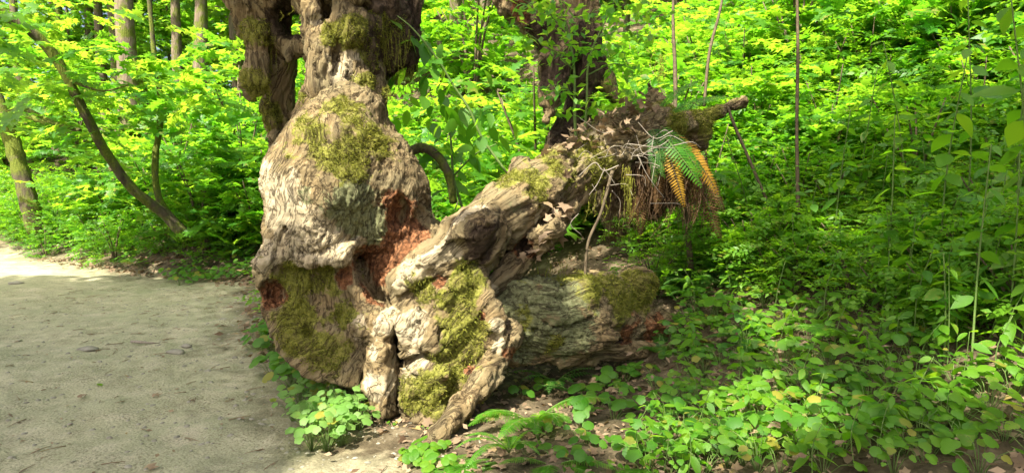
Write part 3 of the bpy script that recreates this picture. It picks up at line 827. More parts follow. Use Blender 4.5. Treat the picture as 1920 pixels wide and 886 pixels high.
# moss tufts standing on the mossy wood
gm = Geo()
blade = (np.array([(-0.16, 0, 0), (0.16, 0, 0), (0.05, 0.5, 0.10), (0, 1, 0.3)]), np.array([(0, 1, 2), (0, 2, 3)]))
for V, Nn, mo in MOSSY[:5]:
    k = np.nonzero((mo + 0.25 * fbm(V * 11, 2) > 0.62) & (Nn @ FWD < 0.5))[0]
    if len(k) == 0: continue
    k = rng.choice(k, min(len(k), 9000), replace=False)
    k = np.repeat(k, 3)
    dr = Nn[k] + rng.normal(0, 0.55, (len(k), 3)); dr /= np.linalg.norm(dr, axis=1)[:, None]
    sd = np.cross(dr, rng.normal(size=(len(k), 3))); sd /= np.linalg.norm(sd, axis=1)[:, None]
    gm.stamp(blade, np.stack([sd, dr, np.cross(sd, dr)], -1), V[k] + rng.normal(0, 0.006, (len(k), 3)) - Nn[k] * 0.003, 0.009 + 0.02 * rng.random(len(k)) ** 2)
mt = obj('moss', gm.mesh('moss', M['moss_tuft']), stump, kind='stuff')
mt['label'] = 'yellow-green moss tufts growing on the stump'
# ------------------------------------------------------------------ leaf shapes (local +y along, +z up, base at origin, length 1)
def fan(outline, lift=0.06, cup=0.0):
    o = np.array(outline, float); c = np.array([0, 0.45])
    V = np.zeros((len(o) + 1, 3)); V[0] = (0, 0.45, lift); V[1:, :2] = o
    V[1:, 2] = -cup * ((o - c) ** 2).sum(1)
    n = len(o); F = np.array([(0, 1 + i, 1 + (i + 1) % n) for i in range(n)])
    return V, F
def lobed(n, depth, wide=1.0, notch=True, seed=0, cup=0.25, m=26):
    """rounded leaf with n soft lobes, fine scallops and a notch at the stalk"""
    r = np.random.default_rng(seed); pts = [(0, 0.16 if notch else 0.0)]; ph = r.uniform(-.1, .1)
    for k in range(m):
        t = k / (m - 1); a = -math.pi / 2 + 0.32 + (2 * math.pi - 0.64) * t
        lob = abs(math.sin(math.pi * n * (t + ph * .2) )) ** .6
        rad = 0.5 * (1 - depth + depth * lob) * (1 + .035 * math.cos(k * 2.4 + seed)) * (1 + r.normal(0, .02)) * (.9 + .12 * math.sin(math.pi * t))
        pts.append((math.cos(a) * rad * wide, 0.5 + math.sin(a) * rad))
    return fan(pts, 0.05, cup)
def ovate(w=0.42, tip=0.0, fold=0.10, droop=0.12):
    ys = np.array([0, .12, .3, .5, .7, .87, 1.0]); ws = w * np.array([.08, .62, .98, 1.0, .72, .34, 0.0]) * 0.5 * 2 * 0.5
    V = []; 
    for y, x in zip(ys, ws):
        z = -droop * y * y
        V += [(-x, y, z + fold * x), (0, y, z), (x, y, z + fold * x)]
    V = np.array(V); F = []
    for i in range(len(ys) - 1):
        a = i * 3; F += [(a, a + 1, a + 4), (a, a + 4, a + 3), (a + 1, a + 2, a + 5), (a + 1, a + 5, a + 4)]
    return V, np.array(F)
def ovate_small(w=0.5):
    V = np.array([(0, 0, 0), (-w / 2, .42, .04), (w / 2, .42, .04), (0, .45, -0.01), (0, 1, -.08)])
    return V, np.array([(0, 3, 1), (0, 2, 3), (1, 3, 4), (3, 2, 4)])
def palmate(seed=0):
    r = np.random.default_rng(seed); pts = [(0.03, 0.0)]
    angs = [-35, -10, 25, 55, 90, 125, 155, 190, 215]; rad = [.42, .24, .56, .3, .66, .3, .56, .24, .42]
    for a, q in zip(angs, rad):
        q *= 1 + r.normal(0, .05); pts.append((math.cos(math.radians(a)) * q, .36 + math.sin(math.radians(a)) * q))
    pts.append((-0.03, 0.0))
    o = np.array(pts); V = np.zeros((len(o) + 1, 3)); V[0] = (0, .36, .04); V[1:, :2] = o; V[1:, 2] = -.18 * ((o - (0, .36)) ** 2).sum(1)
    n = len(o); return V, np.array([(0, 1 + i, 1 + (i + 1) % n) for i in range(n)])
L_ROUND = [lobed(7, 0.10, 1.05, True, s) for s in range(3)]
L_TRI = [lobed(3, 0.36, 1.0, True, s) for s in range(2)]
L_FIVE = [lobed(5, 0.22, 1.02, True, s) for s in range(2)]
L_OV = [ovate(0.5), ovate(0.42, fold=0.25, droop=0.25)]
L_OVS = ovate_small()
L_MAPLE = [palmate(s) for s in range(2)]

def frond_geo(length=1.0, n=26, width=0.2, arch=0.5, droop=0.9, bip=False, g=None, mat_leaf=0, mat_stem=1, bare=0.12, seed=0, curl=0.0, thin=.46):
    """a fern frond growing along +y, arching up then over"""
    r = np.random.default_rng(seed); g = g or Geo()
    t = np.linspace(0, 1, 24); ang = arch - (arch + droop) * t ** 1.2
    dy = np.cos(ang); dz = np.sin(ang)
    y = np.concatenate([[0], np.cumsum((dy[1:] + dy[:-1]) / 2)]) / 23 * length; z = np.concatenate([[0], np.cumsum((dz[1:] + dz[:-1]) / 2)]) / 23 * length
    x = curl * length * t ** 2
    pts = np.stack([x, y, z], -1)
    add_tube(g, pts, [0.0075 * length ** 0.5, 0.0015], 4, var=0.3, m=mat_stem)
    tt = np.linspace(bare, 0.985, n)
    for s in (-1, 1):
        for k, q in enumerate(tt):
            p = np.array([np.interp(q, t, pts[:, j]) for j in range(3)]); a = np.interp(q, t, ang)
            fw = np.array([0, math.cos(a), math.sin(a)]); up = np.array([0, -math.sin(a), math.cos(a)])
            u = (q - bare) / (1 - bare)
            L = width * length * (min(1, 0.45 + 2.2 * u) if not bip else min(1, 0.25 + 2.6 * u)) * (1 - u) ** 0.62 * r.uniform(.9, 1.08) + 0.006
            side = np.array([s, 0, 0]); d = unit(side + fw * (0.25 + 0.5 * u) - up * r.uniform(0.0, .22))
            nn = unit(np.cross(d, np.cross(up, d))); wd = np.cross(d, nn)
            sp = length * (1 - bare) / n
            if not bip:
                w = min(sp * thin, L * 0.3)
                V = np.array([p, p + d * L * .25 + wd * w, p + d * L * .25 - wd * w, p + d * L * .65 + wd * w * .7 - nn * L * .04, p + d * L * .65 - wd * w * .7 - nn * L * .04, p + d * L - nn * L * .14])
                g.add(V, [(0, 1, 2), (1, 3, 2), (2, 3, 4), (3, 5, 4)], r.random(), mat_leaf)
            else:
                m = max(3, int(L / length * 55)); V, F = [], []
                for i in range(m):
                    v = (i + .5) / m; c = p + d * L * v - nn * L * .12 * v * v; l = sp * .72 * (1 - v) ** .5 + .003; w2 = L / m * .6
                    for s2 in (-1, 1):
                        b = len(V); e = c + wd * s2 * l + d * w2 * .8
                        V += [c - d * w2, c + d * w2, e]; F += [(b, b + 1, b + 2)]
                g.add(np.array(V), np.array(F), r.random(), mat_leaf)
    return g
def frond_mesh(name, mats, **kw):
    return frond_geo(**kw).mesh(name, mats)
FROND = {}
def get_frond(style, k=0):
    key = (style, k)
    if key not in FROND:
        pa = {'sword': dict(n=34, width=.115, arch=.95, droop=.55), 'swordlow': dict(n=34, width=.12, arch=.55, droop=.6),
              'lady': dict(n=24, width=.24, arch=.75, droop=.5, bip=True), 'ladylow': dict(n=24, width=.26, arch=.3, droop=.55, bip=True),
              'hang': dict(n=32, width=.12, arch=-.5, droop=1.35), 'hangbig': dict(n=24, width=.2, arch=.2, droop=.55, thin=.36),
              'small': dict(n=14, width=.17, arch=.7, droop=.5)}[style.split(':')[0]]
        mat = style.split(':')[1]
        FROND[key] = frond_mesh('frond', [M[mat], M['stem_brown' if mat in ('fern_dead', 'fern_orange') else 'stem_green']], seed=k * 7 + 3, curl=(k - 1) * .09, **pa)
    return FROND[key]
def fern(loc, label, n=10, size=0.7, style='sword:fern_dark', group=None, az0=None, spread=2 * math.pi, name='sword_fern', tilt=(-.1, .35), cat='fern'):
    t = thing(name, label, cat, loc, group=group)
    for k in range(n):
        o = obj('frond', get_frond(style, k % 3), t)
        az = (az0 if az0 is not None else 0) + spread * ((k + random.uniform(-.35, .35)) / n - (.5 if az0 is not None else 0))
        s = size * random.uniform(.72, 1.1)
        o.scale = (s, s, s); o.rotation_euler = (random.uniform(*tilt), random.uniform(-.2, .2), az - math.pi / 2)
    return t

LEAFMESH = {}
def leaf_meshes(kind, mat):
    key = (kind, mat)
    if key not in LEAFMESH:
        sh = {'round': L_ROUND, 'tri': L_TRI, 'five': L_FIVE, 'ov': L_OV, 'ovs': [L_OVS], 'maple': L_MAPLE}[kind]
        ms = []
        for V, F in sh:
            g = Geo(); g.add(V, F, 0.3); ms.append(g.mesh('leaf', M[mat]))
        LEAFMESH[key] = ms
    return LEAFMESH[key]
def R2e(Rm): return Matrix(Rm.tolist()).to_euler()
def low_plant(loc, label, n=9, size=0.06, spread=0.16, height=0.12, kind='round', mat='leaf_fresh', group=None, name='leafy_plant', face=(0, -0.35), cat='plant', clover=False):
    """stalked leaves rising from one base; leaves are parts, stalks one stem part"""
    t = thing(name, label, cat, loc, group=group)
    ms = leaf_meshes(kind, mat); g = Geo()
    for k in range(n):
        az = 2 * math.pi * (k + random.uniform(-.4, .4)) / n * 2.618
        r = spread * math.sqrt((k + .6) / n) * random.uniform(.8, 1.15); h = height * random.uniform(.55, 1.1) * (1 - .35 * (r / spread) ** 2)
        e = np.array([math.cos(az) * r, math.sin(az) * r, h])
        mid = e * np.array([.45, .45, .75])
        add_tube(g, catmull([(0, 0, -.03), mid, e], 5), [.0022, .0014], 3)
        for c in range(3 if clover else 1):
            o = obj('leaf', random.choice(ms if random.random() < .93 else leaf_meshes(kind, 'leaf_yellow')), t)
            nrm = unit(np.array([face[0] + .45 * math.cos(az) * r / spread + random.gauss(0, .22), face[1] + .45 * math.sin(az) * r / spread + random.gauss(0, .22), 1]))
            a2 = az + (c - 1) * 2.1 + random.gauss(0, .25)
            y = np.array([math.cos(a2), math.sin(a2), 0]); y = unit(y - nrm * (y @ nrm)); x = np.cross(y, nrm)
            s = size * random.uniform(.6, 1.2) * (.75 if clover else 1)
            o.matrix_local = Matrix.Translation(Vector(e - y * (.14 * s))) @ Matrix(np.stack([x, y, nrm], -1).tolist()).to_4x4() @ Matrix.Scale(s, 4)
    obj('stem', g.mesh('stem', M['stem_green']), t)
    return t
def tall_plant(loc, label, height=0.6, pairs=6, size=0.1, mat='leaf_mid', kind='ov', group=None, lean=(0, 0), name='tall_leafy_plant', start=.35, cat='plant', stem='stem_green', thick=.005):
    """upright stem with opposite leaves in pairs"""
    t = thing(name, label, cat, loc, group=group)
    ms = leaf_meshes(kind, mat); g = Geo()
    top = np.array([lean[0], lean[1], height]); pts = catmull([(0, 0, -.03), (lean[0] * .3 + random.gauss(0, .02), lean[1] * .3, height * .5), top], 8)
    add_tube(g, pts, [thick, thick * .4], 5)
    for k in range(pairs):
        u = start + (1 - start) * k / max(1, pairs - 1); p = np.array([np.interp(u, np.linspace(0, 1, 8), pts[:, j]) for j in range(3)])
        a0 = k * 1.57 + random.gauss(0, .3)
        for s in (0, 1):
            az = a0 + s * math.pi + random.gauss(0, .3); ti = random.uniform(-.7, .2)
            o = obj('leaf', random.choice(ms), t); Rm = rots([az], [ti], [random.gauss(0, .45)])[0]
            sz = size * random.uniform(.7, 1.15) * (1 - .4 * max(0, u - .7) / .3)
            o.matrix_local = Matrix.Translation(Vector(p + Rm[:, 1] * .012)) @ Matrix(Rm.tolist()).to_4x4() @ Matrix.Scale(sz, 4)
    obj('stem', g.mesh('stem', M[stem]), t)
    return t

# sprays: a twig with flat leaves, used to fill crowns
def spray(kind, n=11, L=1.0, leaf=0.24, seed=0):
    r = np.random.default_rng(seed); sh = {'ov': L_OVS, 'maple': L_MAPLE[seed % 2], 'tri': L_TRI[0]}[kind]
    V, F, n0 = [], [], 0
    for k in range(n):
        u = (k + .7) / n; s = -1 if k % 2 else 1
        p = np.array([0.10 * math.sin(u * 5 + seed), u * L, -.14 * u * u])
        az = math.pi / 2 - s * r.uniform(.6, 1.3) if k < n - 1 else math.pi / 2
        Rm = rots([az], [r.uniform(-.35, .1)], [r.normal(0, .3)])[0]
        q = (sh[0] @ Rm.T) * leaf * r.uniform(.7, 1.2) + p
        V.append(q); F.append(sh[1] + n0); n0 += len(q)
    # twig as a thin blade
    tw = np.array([(-.006, 0, 0), (.006, 0, 0), (0.0, L * .9, -.12)]); V.append(tw); F.append(np.array([(0, 1, 2)]) + n0)
    return np.concatenate(V), np.concatenate(F)
SPR = {k: [spray(k, 11, 1.0, .26 if k == 'ov' else .34, s) for s in range(3)] for k in ('ov', 'maple')}
def fill_crown(g, C, az, tilt, size, kind='maple', var=None):
    which = rng.integers(0, 3, len(C))
    for w in range(3):
        m = which == w
        if m.any(): g.stamp(SPR[kind][w], rots(az[m], tilt[m], rng.normal(0, .3, m.sum())), C[m], size[m], None if var is None else var[m])

def shrub_proto(name, kind, rad, h, sprays, size, mat, seed, stems=5):
    """an Empty at the base with stem meshes and a crown of leaf sprays"""
    r = np.random.default_rng(seed)
    t = thing(name, 'unplaced', 'shrub')
    g = Geo(); tips = []
    for s in range(stems):
        a = 2 * math.pi * s / stems + r.normal(0, .3); e = np.array([math.cos(a) * rad * r.uniform(.3, .8), math.sin(a) * rad * r.uniform(.3, .8), h * r.uniform(.75, 1.05)])
        pts = catmull([(0, 0, -.1), e * (.3, .3, .5), e], 9); add_tube(g, pts, [.02 * h ** .5, .006], 5, .1); tips.append(pts)
    obj('stem', g.mesh('stem', M['stem_brown']), t)
    g = Geo(); C = []
    for k in range(sprays):
        pts = tips[r.integers(stems)]; u = r.uniform(.12, 1) ** .8; p = pts[int(u * 8)]
        o = r.normal(0, 1, 3) * np.array([.42, .42, .26]) * rad; C.append(p + o)
    C = np.array(C); C[:, 2] = np.abs(C[:, 2]) + .05
    az = np.arctan2(C[:, 1], C[:, 0]) + r.normal(0, .9, sprays)
    fill_crown(g, C, az, r.normal(.05, .3, sprays), size * r.uniform(.7, 1.25, sprays), kind)
    obj('crown', g.mesh('crown', M[mat]), t, kind='stuff')
    return t
def place(protos, spots, labelf, group):
    """the first use of a prototype moves it, later ones copy it"""
    out = []
    for k, (x, y, sc, rz) in enumerate(spots):
        pr = protos[k % len(protos)]
        loc = on(x, y, -0.03); lab = labelf(x, y, k); sh = (sc, sc, sc * random.uniform(.85, 1.15))
        if not pr.get('used'):
            pr['used'] = 1; pr.location = loc; pr.rotation_euler = (0, 0, rz); pr.scale = sh; pr['label'] = lab; pr['group'] = group; out.append(pr)
        else:
            out.append(dup(pr, loc, rz, sh, lab, group))
    return out
ALL_PROTO = []
# ------------------------------------------------------------------ understorey behind the stump and on the hill
def frame_px(x, y, z):
    v = np.array([x, y, z]) - np.array([0, 0, CAM_Z]); d = v @ FWD
    return CX + F_PX * (v @ RIGHT) / d, CY - F_PX * (v @ UP) / d
maple_shrubs = [shrub_proto('vine_maple_shrub', 'maple', .75, 1.5, 150, (.28, .40)[k % 2], ('leaf_back', 'leaf_back', 'leaf_mid')[k % 3], 20 + k) for k in range(5)]
oval_shrubs = [shrub_proto('leafy_shrub', 'ov', .6, 1.1, 190, .30, 'leaf_mid', 40 + k) for k in range(4)]
low_shrubs = [shrub_proto('low_bush', 'ov', .5, .55, 170, .24, 'leaf_fresh', 60 + k, stems=7) for k in range(3)]

def scatter(n, xr, yr, cond, mind, seed):
    r = np.random.default_rng(seed); out = []; tries = 0
    while len(out) < n and tries < n * 60:
        tries += 1
        x, y = r.uniform(*xr), r.uniform(*yr)
        if cond(x, y) and all((x - a) ** 2 + (y - b) ** 2 > mind ** 2 for a, b in out): out.append((x, y))
    return out
def ed(x, y): return float(edge_dist(np.array([x]), np.array([y]))[0])
def lab_b(kind):
    def f(x, y, k):
        if x < -4.5: return f'{kind} on the bank beyond the trail bend'
        if x < -1.2: return f'{kind} in the thicket seen beside the snag'
        if x < 1.2: return f'{kind} in the gap between the two snags'
        if y < 7.5: return f'{kind} on the slope close behind the raised root'
        return f'{kind} high on the hillside behind the raised root'
    return f
inview = lambda x, y: abs(x) < y * .80 + 1.0
# behind the stump, mid distance
sp = scatter(54, (-9, 9), (7.2, 13), lambda x, y: ed(x, y) > (.9 if x < -3 else 1.6) and inview(x, y) and not (-.4 < x < 1.6 and y < 7.6), .62, 1)
place(maple_shrubs, [(x, y, random.uniform(.75, 1.25), random.uniform(0, 6.3)) for x, y in sp], lab_b('bright yellow-green maple shrub'), 'maple shrubs behind the stump')
sp = scatter(46, (-6, 8), (6.0, 11), lambda x, y: ed(x, y) > 1.3 and inview(x, y) and not (-.6 < x < 1.8 and y < 7.5), .6, 2)
place(oval_shrubs, [(x, y, random.uniform(.65, 1.1), random.uniform(0, 6.3)) for x, y in sp], lab_b('dense shrub with small oval leaves'), 'oval-leaved shrubs behind the stump')
sp = scatter(84, (-14, 7), (5.6, 15), lambda x, y: ed(x, y) > .35 and inview(x, y) and not (-.3 < x < 1.6 and y < 7.3) and not (x < -.6 and y < 6.2), .5, 3)
place(low_shrubs, [(x, y, random.uniform(.6, 1.15), random.uniform(0, 6.3)) for x, y in sp], lab_b('low bush of fresh green leaves'), 'low bushes under the shrubs')
# farther up
sp = scatter(60, (-22, 22), (13, 30), lambda x, y: ed(x, y) > 1.0 and inview(x, y), 1.1, 4)
place(maple_shrubs, [(x, y, random.uniform(1.3, 2.3), random.uniform(0, 6.3)) for x, y in sp], lambda x, y, k: 'tall sunlit maple shrub far back in the woods, ' + ('beyond the trail' if x < -4 else 'behind the snags' if x < 3 else 'at the top of the hill'), 'far maple shrubs')

# ------------------------------------------------------------------ trees
def tree_proto(name, h, rad, crown_lo, crown_r, sprays, size, seed, bark='bark_far', mat='leaf_back', kind='maple', limbs=9, lean=.4):
    r = np.random.default_rng(seed)
    t = thing(name, 'unplaced', 'tree'); g = Geo()
    base = catmull([(0, 0, -.4), (r.normal(0, lean * .4), r.normal(0, lean * .4), h * .5), (r.normal(0, lean), r.normal(0, lean), h)], 26)
    rr = rad * np.linspace(1, .18, 26); rr[:3] *= (1.5, 1.25, 1.08)
    add_tube(g, base, rr, 14, .16, 5.0)
    lm = []
    for k in range(limbs):
        u = r.uniform(crown_lo / h, .96); p = base[int(u * 25)]; a = r.uniform(0, 6.28); L = crown_r * r.uniform(.6, 1.1) * (1.15 - .6 * u)
        e = p + np.array([math.cos(a) * L, math.sin(a) * L, L * r.uniform(.05, .5)])
        pts = catmull([p, (p + e) / 2 + (0, 0, .12 * L), e], 9); add_tube(g, pts, [rad * .3 * (1.2 - u), .012], 6, .15); lm.append(pts)
    obj('trunk', g.mesh('trunk', M[bark]), t)
    g = Geo(); C = []
    for k in range(sprays):
        pts = lm[r.integers(limbs)]; p = pts[min(8, int(r.uniform(.2, 1.0) * 9))]; C.append(p + r.normal(0, 1, 3) * np.array([.28, .28, .16]) * crown_r)
    C = np.array(C)
    fill_crown(g, C, r.uniform(0, 6.28, sprays), r.normal(-.1, .3, sprays), size * r.uniform(.7, 1.3, sprays), kind)
    obj('crown', g.mesh('crown', M[mat]), t, kind='stuff')
    return t
big = [tree_proto('broadleaf_tree', 16, .3, 8.0, 3.4, 420, .62, 100 + k) for k in range(3)]
full = [tree_proto('forest_tree', 15, .26, 2.6, 3.2, 560, .66, 120 + k) for k in range(3)]
thin = [tree_proto('young_tree', 8, .07, 1.2, 1.7, 330, .5, 110 + k, lean=.7) for k in range(3)]
def put_tree(protos, k, x, y, sc, label, group, rz=None, tilt=(0, 0)):
    pr = protos[k % len(protos)]; loc = on(x, y, -.05); rz = random.uniform(0, 6.28) if rz is None else rz
    if not pr.get('used'):
        pr['used'] = 1; pr.location = loc; pr.rotation_euler = (tilt[0], tilt[1], rz); pr.scale = (sc,) * 3; pr['label'] = label; pr['group'] = group; return pr
    return dup(pr, loc, rz, sc, label, group, tilt)
def ground_at(px, d):
    x = (px - CX) / F_PX * d; return x, d
TR = [(250, 21, 1.15, 'thick pale straight trunk above the leaning maple, widest of its row'), (205, 26, .75, 'slim pale trunk just beside the thick pale trunk'),
      (373, 22, .9, 'dark straight trunk nearest the snag among the trees past the trail'), (343, 24, .75, 'mossy trunk close beside the dark straight trunk'),
      (862, 17, .62, 'dark leaning trunk seen in the gap between the snags'), (905, 20, .62, 'moss-green trunk just beside the dark leaning trunk in the gap'),
      (800, 26, .6, 'thin pale trunk beside the hanging mossy mass of the snag'), (130, 30, .8, 'far trunk showing over the leaning maple stem'), (60, 24, .7, 'far mossy trunk at the bend of the trail')]
for k, (px, d, sc, lab) in enumerate(TR):
    x, y = ground_at(px, d)
    put_tree(big, k, x, y, sc, lab, 'tree trunks in the woods behind', tilt=((0, .06) if px == 862 else (0, 0)))
def clear_of_trunks(x, y):
    px = CX + F_PX * x / y
    return all(abs(px - a) > 1251 * 1.5 / y + 12 or y > d for a, d, _, _ in TR[:6])
k = 0
for x, y in scatter(30, (-26, 24), (12, 34), lambda x, y: ed(x, y) > 1.5 and inview(x, y) and clear_of_trunks(x, y), 2.2, 7):
    put_tree(thin, k, x, y, random.uniform(.8, 1.35), 'slender young tree with bright backlit leaves ' + ('beyond the trail' if x < -4 else 'between the snags' if x < 2 else 'on the upper hillside'), 'young trees in the woods'); k += 1
k = 3
for x, y in scatter(34, (-48, 48), (28, 62), lambda x, y: ed(x, y) > 1.5 and inview(x, y), 4.0, 8):
    put_tree(full, k, x, y, random.uniform(.9, 1.5), 'far forest tree closing the view ' + ('beyond the trail' if x < -8 else 'behind the gap between the snags' if x < 8 else 'above the hillside'), 'far forest trees'); k += 1

for x, y in scatter(16, (-40, -8), (24, 48), lambda x, y: ed(x, y) > 1.5 and inview(x, y), 3.0, 9):
    put_tree(full, k, x, y, random.uniform(.8, 1.2), 'leafy tree filling the woods past the trail bend', 'leafy trees past the bend'); k += 1
# the two crooked mossy maples by the trail bend
def crooked(name, label, stems, crown_pts, seed, size=.42, n=None, mat='leaf_back'):
    r = np.random.default_rng(seed); t = thing(name, label, 'tree', (0, 0, 0)); tk = None
    for s in stems:
        g = Geo()
        pts = catmull([P(a, b, d) for a, b, d, w in s], 34); w = [R(q[3], q[2]) / 2 for q in s]
        add_tube(g, pts, np.interp(np.linspace(0, 1, 34), np.linspace(0, 1, len(w)), w), 9, .22, 9.0)
        if tk is None: tk = obj('trunk', g.mesh('trunk', M['bark_moss']), t)
        else: obj('branch', g.mesh('branch', M['bark_moss']), tk)
    g = Geo(); C = np.concatenate([P(a, b, d) + r.normal(0, 1, (m, 3)) * np.array([1.0, 1.0, .5]) * s for a, b, d, s, m in crown_pts])
    fill_crown(g, C, r.uniform(0, 6.28, len(C)), r.normal(-.1, .25, len(C)), size * r.uniform(.7, 1.25, len(C)), 'maple')
    obj('crown', g.mesh('crown', M[mat]), t, kind='stuff')
    return t
crooked('vine_maple', 'crooked mossy maple with one stem leaning far over the trail bend', [
    [(345, 440, 9.9, 24), (310, 402, 9.8, 20), (250, 355, 9.5, 18), (205, 295, 9.3, 18), (165, 225, 9.1, 18), (128, 150, 8.9, 18), (80, 78, 8.7, 20), (0, 22, 8.4, 18), (-80, -30, 8.2, 14)],
    [(330, 425, 9.9, 18), (298, 372, 9.9, 13), (291, 300, 9.9, 12), (302, 205, 9.9, 11), (290, 110, 9.9, 9), (280, 0, 9.9, 8), (276, -60, 9.9, 7)],
    [(150, 245, 9.1, 8), (100, 230, 9.3, 8), (45, 205, 9.6, 9), (0, 215, 9.7, 7)],
    [(128, 150, 8.9, 7), (190, 170, 8.8, 4), (240, 160, 8.8, 3)], [(300, 205, 9.9, 5), (270, 160, 9.8, 4), (250, 110, 9.8, 3)]],
    [(60, 60, 8.6, .55, 50), (150, 150, 9, .5, 40), (300, 170, 9.9, .5, 34), (390, 190, 10.2, .5, 44), (120, 240, 9.6, .5, 40), (430, 90, 10, .35, 24)], 201)
crooked('mossy_tree', 'mossy trunk bending at the picture edge beyond the trail', [
    [(70, 440, 13, 34), (56, 385, 13, 32), (40, 325, 13, 30), (22, 265, 13, 28), (5, 215, 13, 26), (-20, 150, 13, 24), (-60, 40, 13, 20)],
    [(10, 225, 13, 12), (40, 215, 12.8, 10), (90, 232, 12.5, 9), (140, 250, 12.4, 6)]],
    [(20, 100, 12.5, .9, 60), (60, 180, 12.5, .8, 40)], 202)

# ------------------------------------------------------------------ tall maples overhead: the canopy that dapples the place
LIT = []       # (pixel, pixel, depth, radius m): spots the sun reaches through gaps of the canopy
def lit(px, py, d, r): LIT.append((P(px, py, d), r))
for a in [(545, 385, 4.2, .26), (560, 455, 4.15, .24), (620, 460, 4.1, .14), (520, 330, 4.3, .15), (700, 450, 4.3, .12), (760, 450, 4.3, .14), (790, 490, 4.1, .13), (730, 560, 4.1, .10),
          (640, 250, 4.4, .22), (590, 280, 4.3, .16), (640, 160, 4.6, .16), (600, 60, 4.6, .14), (650, 70, 4.6, .14), (690, 200, 4.6, .1),
          (830, 640, 4.0, .16), (790, 750, 3.95, .17), (870, 590, 4.0, .12), (715, 710, 4.0, .12), (600, 770, 3.8, .22), (560, 740, 3.7, .14), (650, 760, 3.8, .14),
          (720, 850, 3.5, .2), (830, 850, 3.5, .2), (670, 900, 3.3, .12), (1000, 345, 4.5, .18), (960, 380, 4.4, .12), (1080, 310, 4.8, .16), (1130, 260, 4.9, .18), (1040, 420, 4.5, .1), (1150, 330, 4.8, .14),
          (965, 770, 3.9, .2), (1060, 580, 4.4, .02), (1430, 560, 4.2, .1), (1480, 640, 4.0, .04), (1400, 760, 3.6, .04), (1500, 820, 3.3, .12), (1220, 860, 3.5, .1), (1330, 870, 3.3, .1), (1700, 560, 4.4, .0), (1850, 780, 3.2, .12), (1560, 460, 4.8, .04),
          (1270, 330, 5.0, .16), (1320, 290, 5.1, .12), (1240, 250, 5.0, .12), (820, 160, 4.9, .3), (1110, 120, 4.8, .3)]:
    lit(*a)
canopy = [('canopy_maple', (-9.5, -2.0), 'tall maple standing left of the trail, its crown shading the stump'), ('canopy_maple', (-3.0, -7.0), 'tall maple standing behind the viewer over the trail'), ('canopy_maple', (3.5, -5.0), 'tall maple on the uphill side behind the viewer')]
nC = 30000
cz = rng.uniform(8.5, 13.5, nC)
tx, ty = rng.uniform(-8.5, 4.6, nC), rng.uniform(.5, 10.6, nC)            # where each leaf's shadow falls
q = np.stack([tx, ty, np.full(nC, .6)], -1); C = q + SUN * ((cz - .6) / SUN[2])[:, None]
shift = .9 * smooth(1.2, 2.4, tx)
edgefade = smooth(7.4, 5.6, ty + shift + .5 * noise(q * .9) - 2.6 * smooth(-1.5, -3, tx)) * smooth(4.6, 3.4, tx)
keep = rng.random(nC) < edgefade
cl = noise(np.stack([tx, ty, cz * .0], -1) * .9 + 4)                       # natural clumping
keep &= (cl < .42)
for c, r in LIT:
    w = C - c; dl = np.linalg.norm(w - (w @ SUN)[:, None] * SUN, axis=1)
    keep &= dl > r + .27
C = C[keep]
SHADE = [((585, 640, 4.3), .07), ((590, 595, 4.22), .08), ((640, 640, 4.25), .05), ((1100, 130, 6.5), .3), ((1050, 90, 6.4), .2), ((1090, 220, 6.6), .2), ((520, 150, 5.0), .25), ((500, 60, 4.9), .25), ((735, 80, 4.85), .15),
         ((1130, 460, 5.7), .2), ((1220, 470, 5.8), .22), ((1310, 470, 5.8), .22), ((1390, 450, 6.0), .2), ((290, 860, 3.6), .3), ((400, 880, 3.5), .25), ((480, 800, 3.9), .18), ((1760, 640, 4.2), .2), ((1010, 590, 4.4), .05)]
ex = []
for (a, b, d), r in SHADE:          # extra leaf clusters added along the sun line to shade chosen spots
    m = int(26 + 900 * r * r); t_ = (rng.uniform(8.5, 13.0, m) - .8) / SUN[2]
    u1 = unit(np.cross(SUN, (0, 0, 1))); u2 = np.cross(SUN, u1); aa = rng.uniform(0, 6.28, m); rr_ = r * np.sqrt(rng.random(m))
    ex.append(P(a, b, d) + SUN * t_[:, None] + u1 * (np.cos(aa) * rr_)[:, None] + u2 * (np.sin(aa) * rr_)[:, None])
C = np.concatenate([C] + ex)
own = np.argmin(np.stack([np.hypot(C[:, 0] - x, C[:, 1] - y) for _, (x, y), _ in canopy]), 0)
for k, (nm, (x, y), lab) in enumerate(canopy):
    t = thing(nm, lab, 'tree', (0, 0, 0), group='maples overhead'); b = on(x, y, -.2); g = Geo(); Ck = C[own == k]
    ctr = Ck.mean(0) if len(Ck) else b + (0, 0, 10)
    top = np.array([(x + ctr[0]) / 2, (y + ctr[1]) / 2, 12.5]); base = catmull([b, (b + top) / 2 + (.3, -.3, 0), top], 24)
    add_tube(g, base, np.linspace(.32, .08, 24), 12, .15, 4)
    for j in range(12):
        if not len(Ck): break
        e = Ck[rng.integers(len(Ck))]; p = base[rng.integers(14, 23)]
        add_tube(g, catmull([p, (p + e) / 2 + (0, 0, .3), e], 7), [.05, .01], 5, .1)
    obj('trunk', g.mesh('trunk', M['bark_moss']), t)
    g = Geo()
    if len(Ck):
        g.stamp(L_MAPLE[0], rots(rng.uniform(0, 6.28, len(Ck)), rng.normal(0, .3, len(Ck)), rng.normal(0, .3, len(Ck))), Ck, rng.uniform(.24, .36, len(Ck)))
        obj('crown', g.mesh('crown', M['leaf_canopy']), t, kind='stuff')
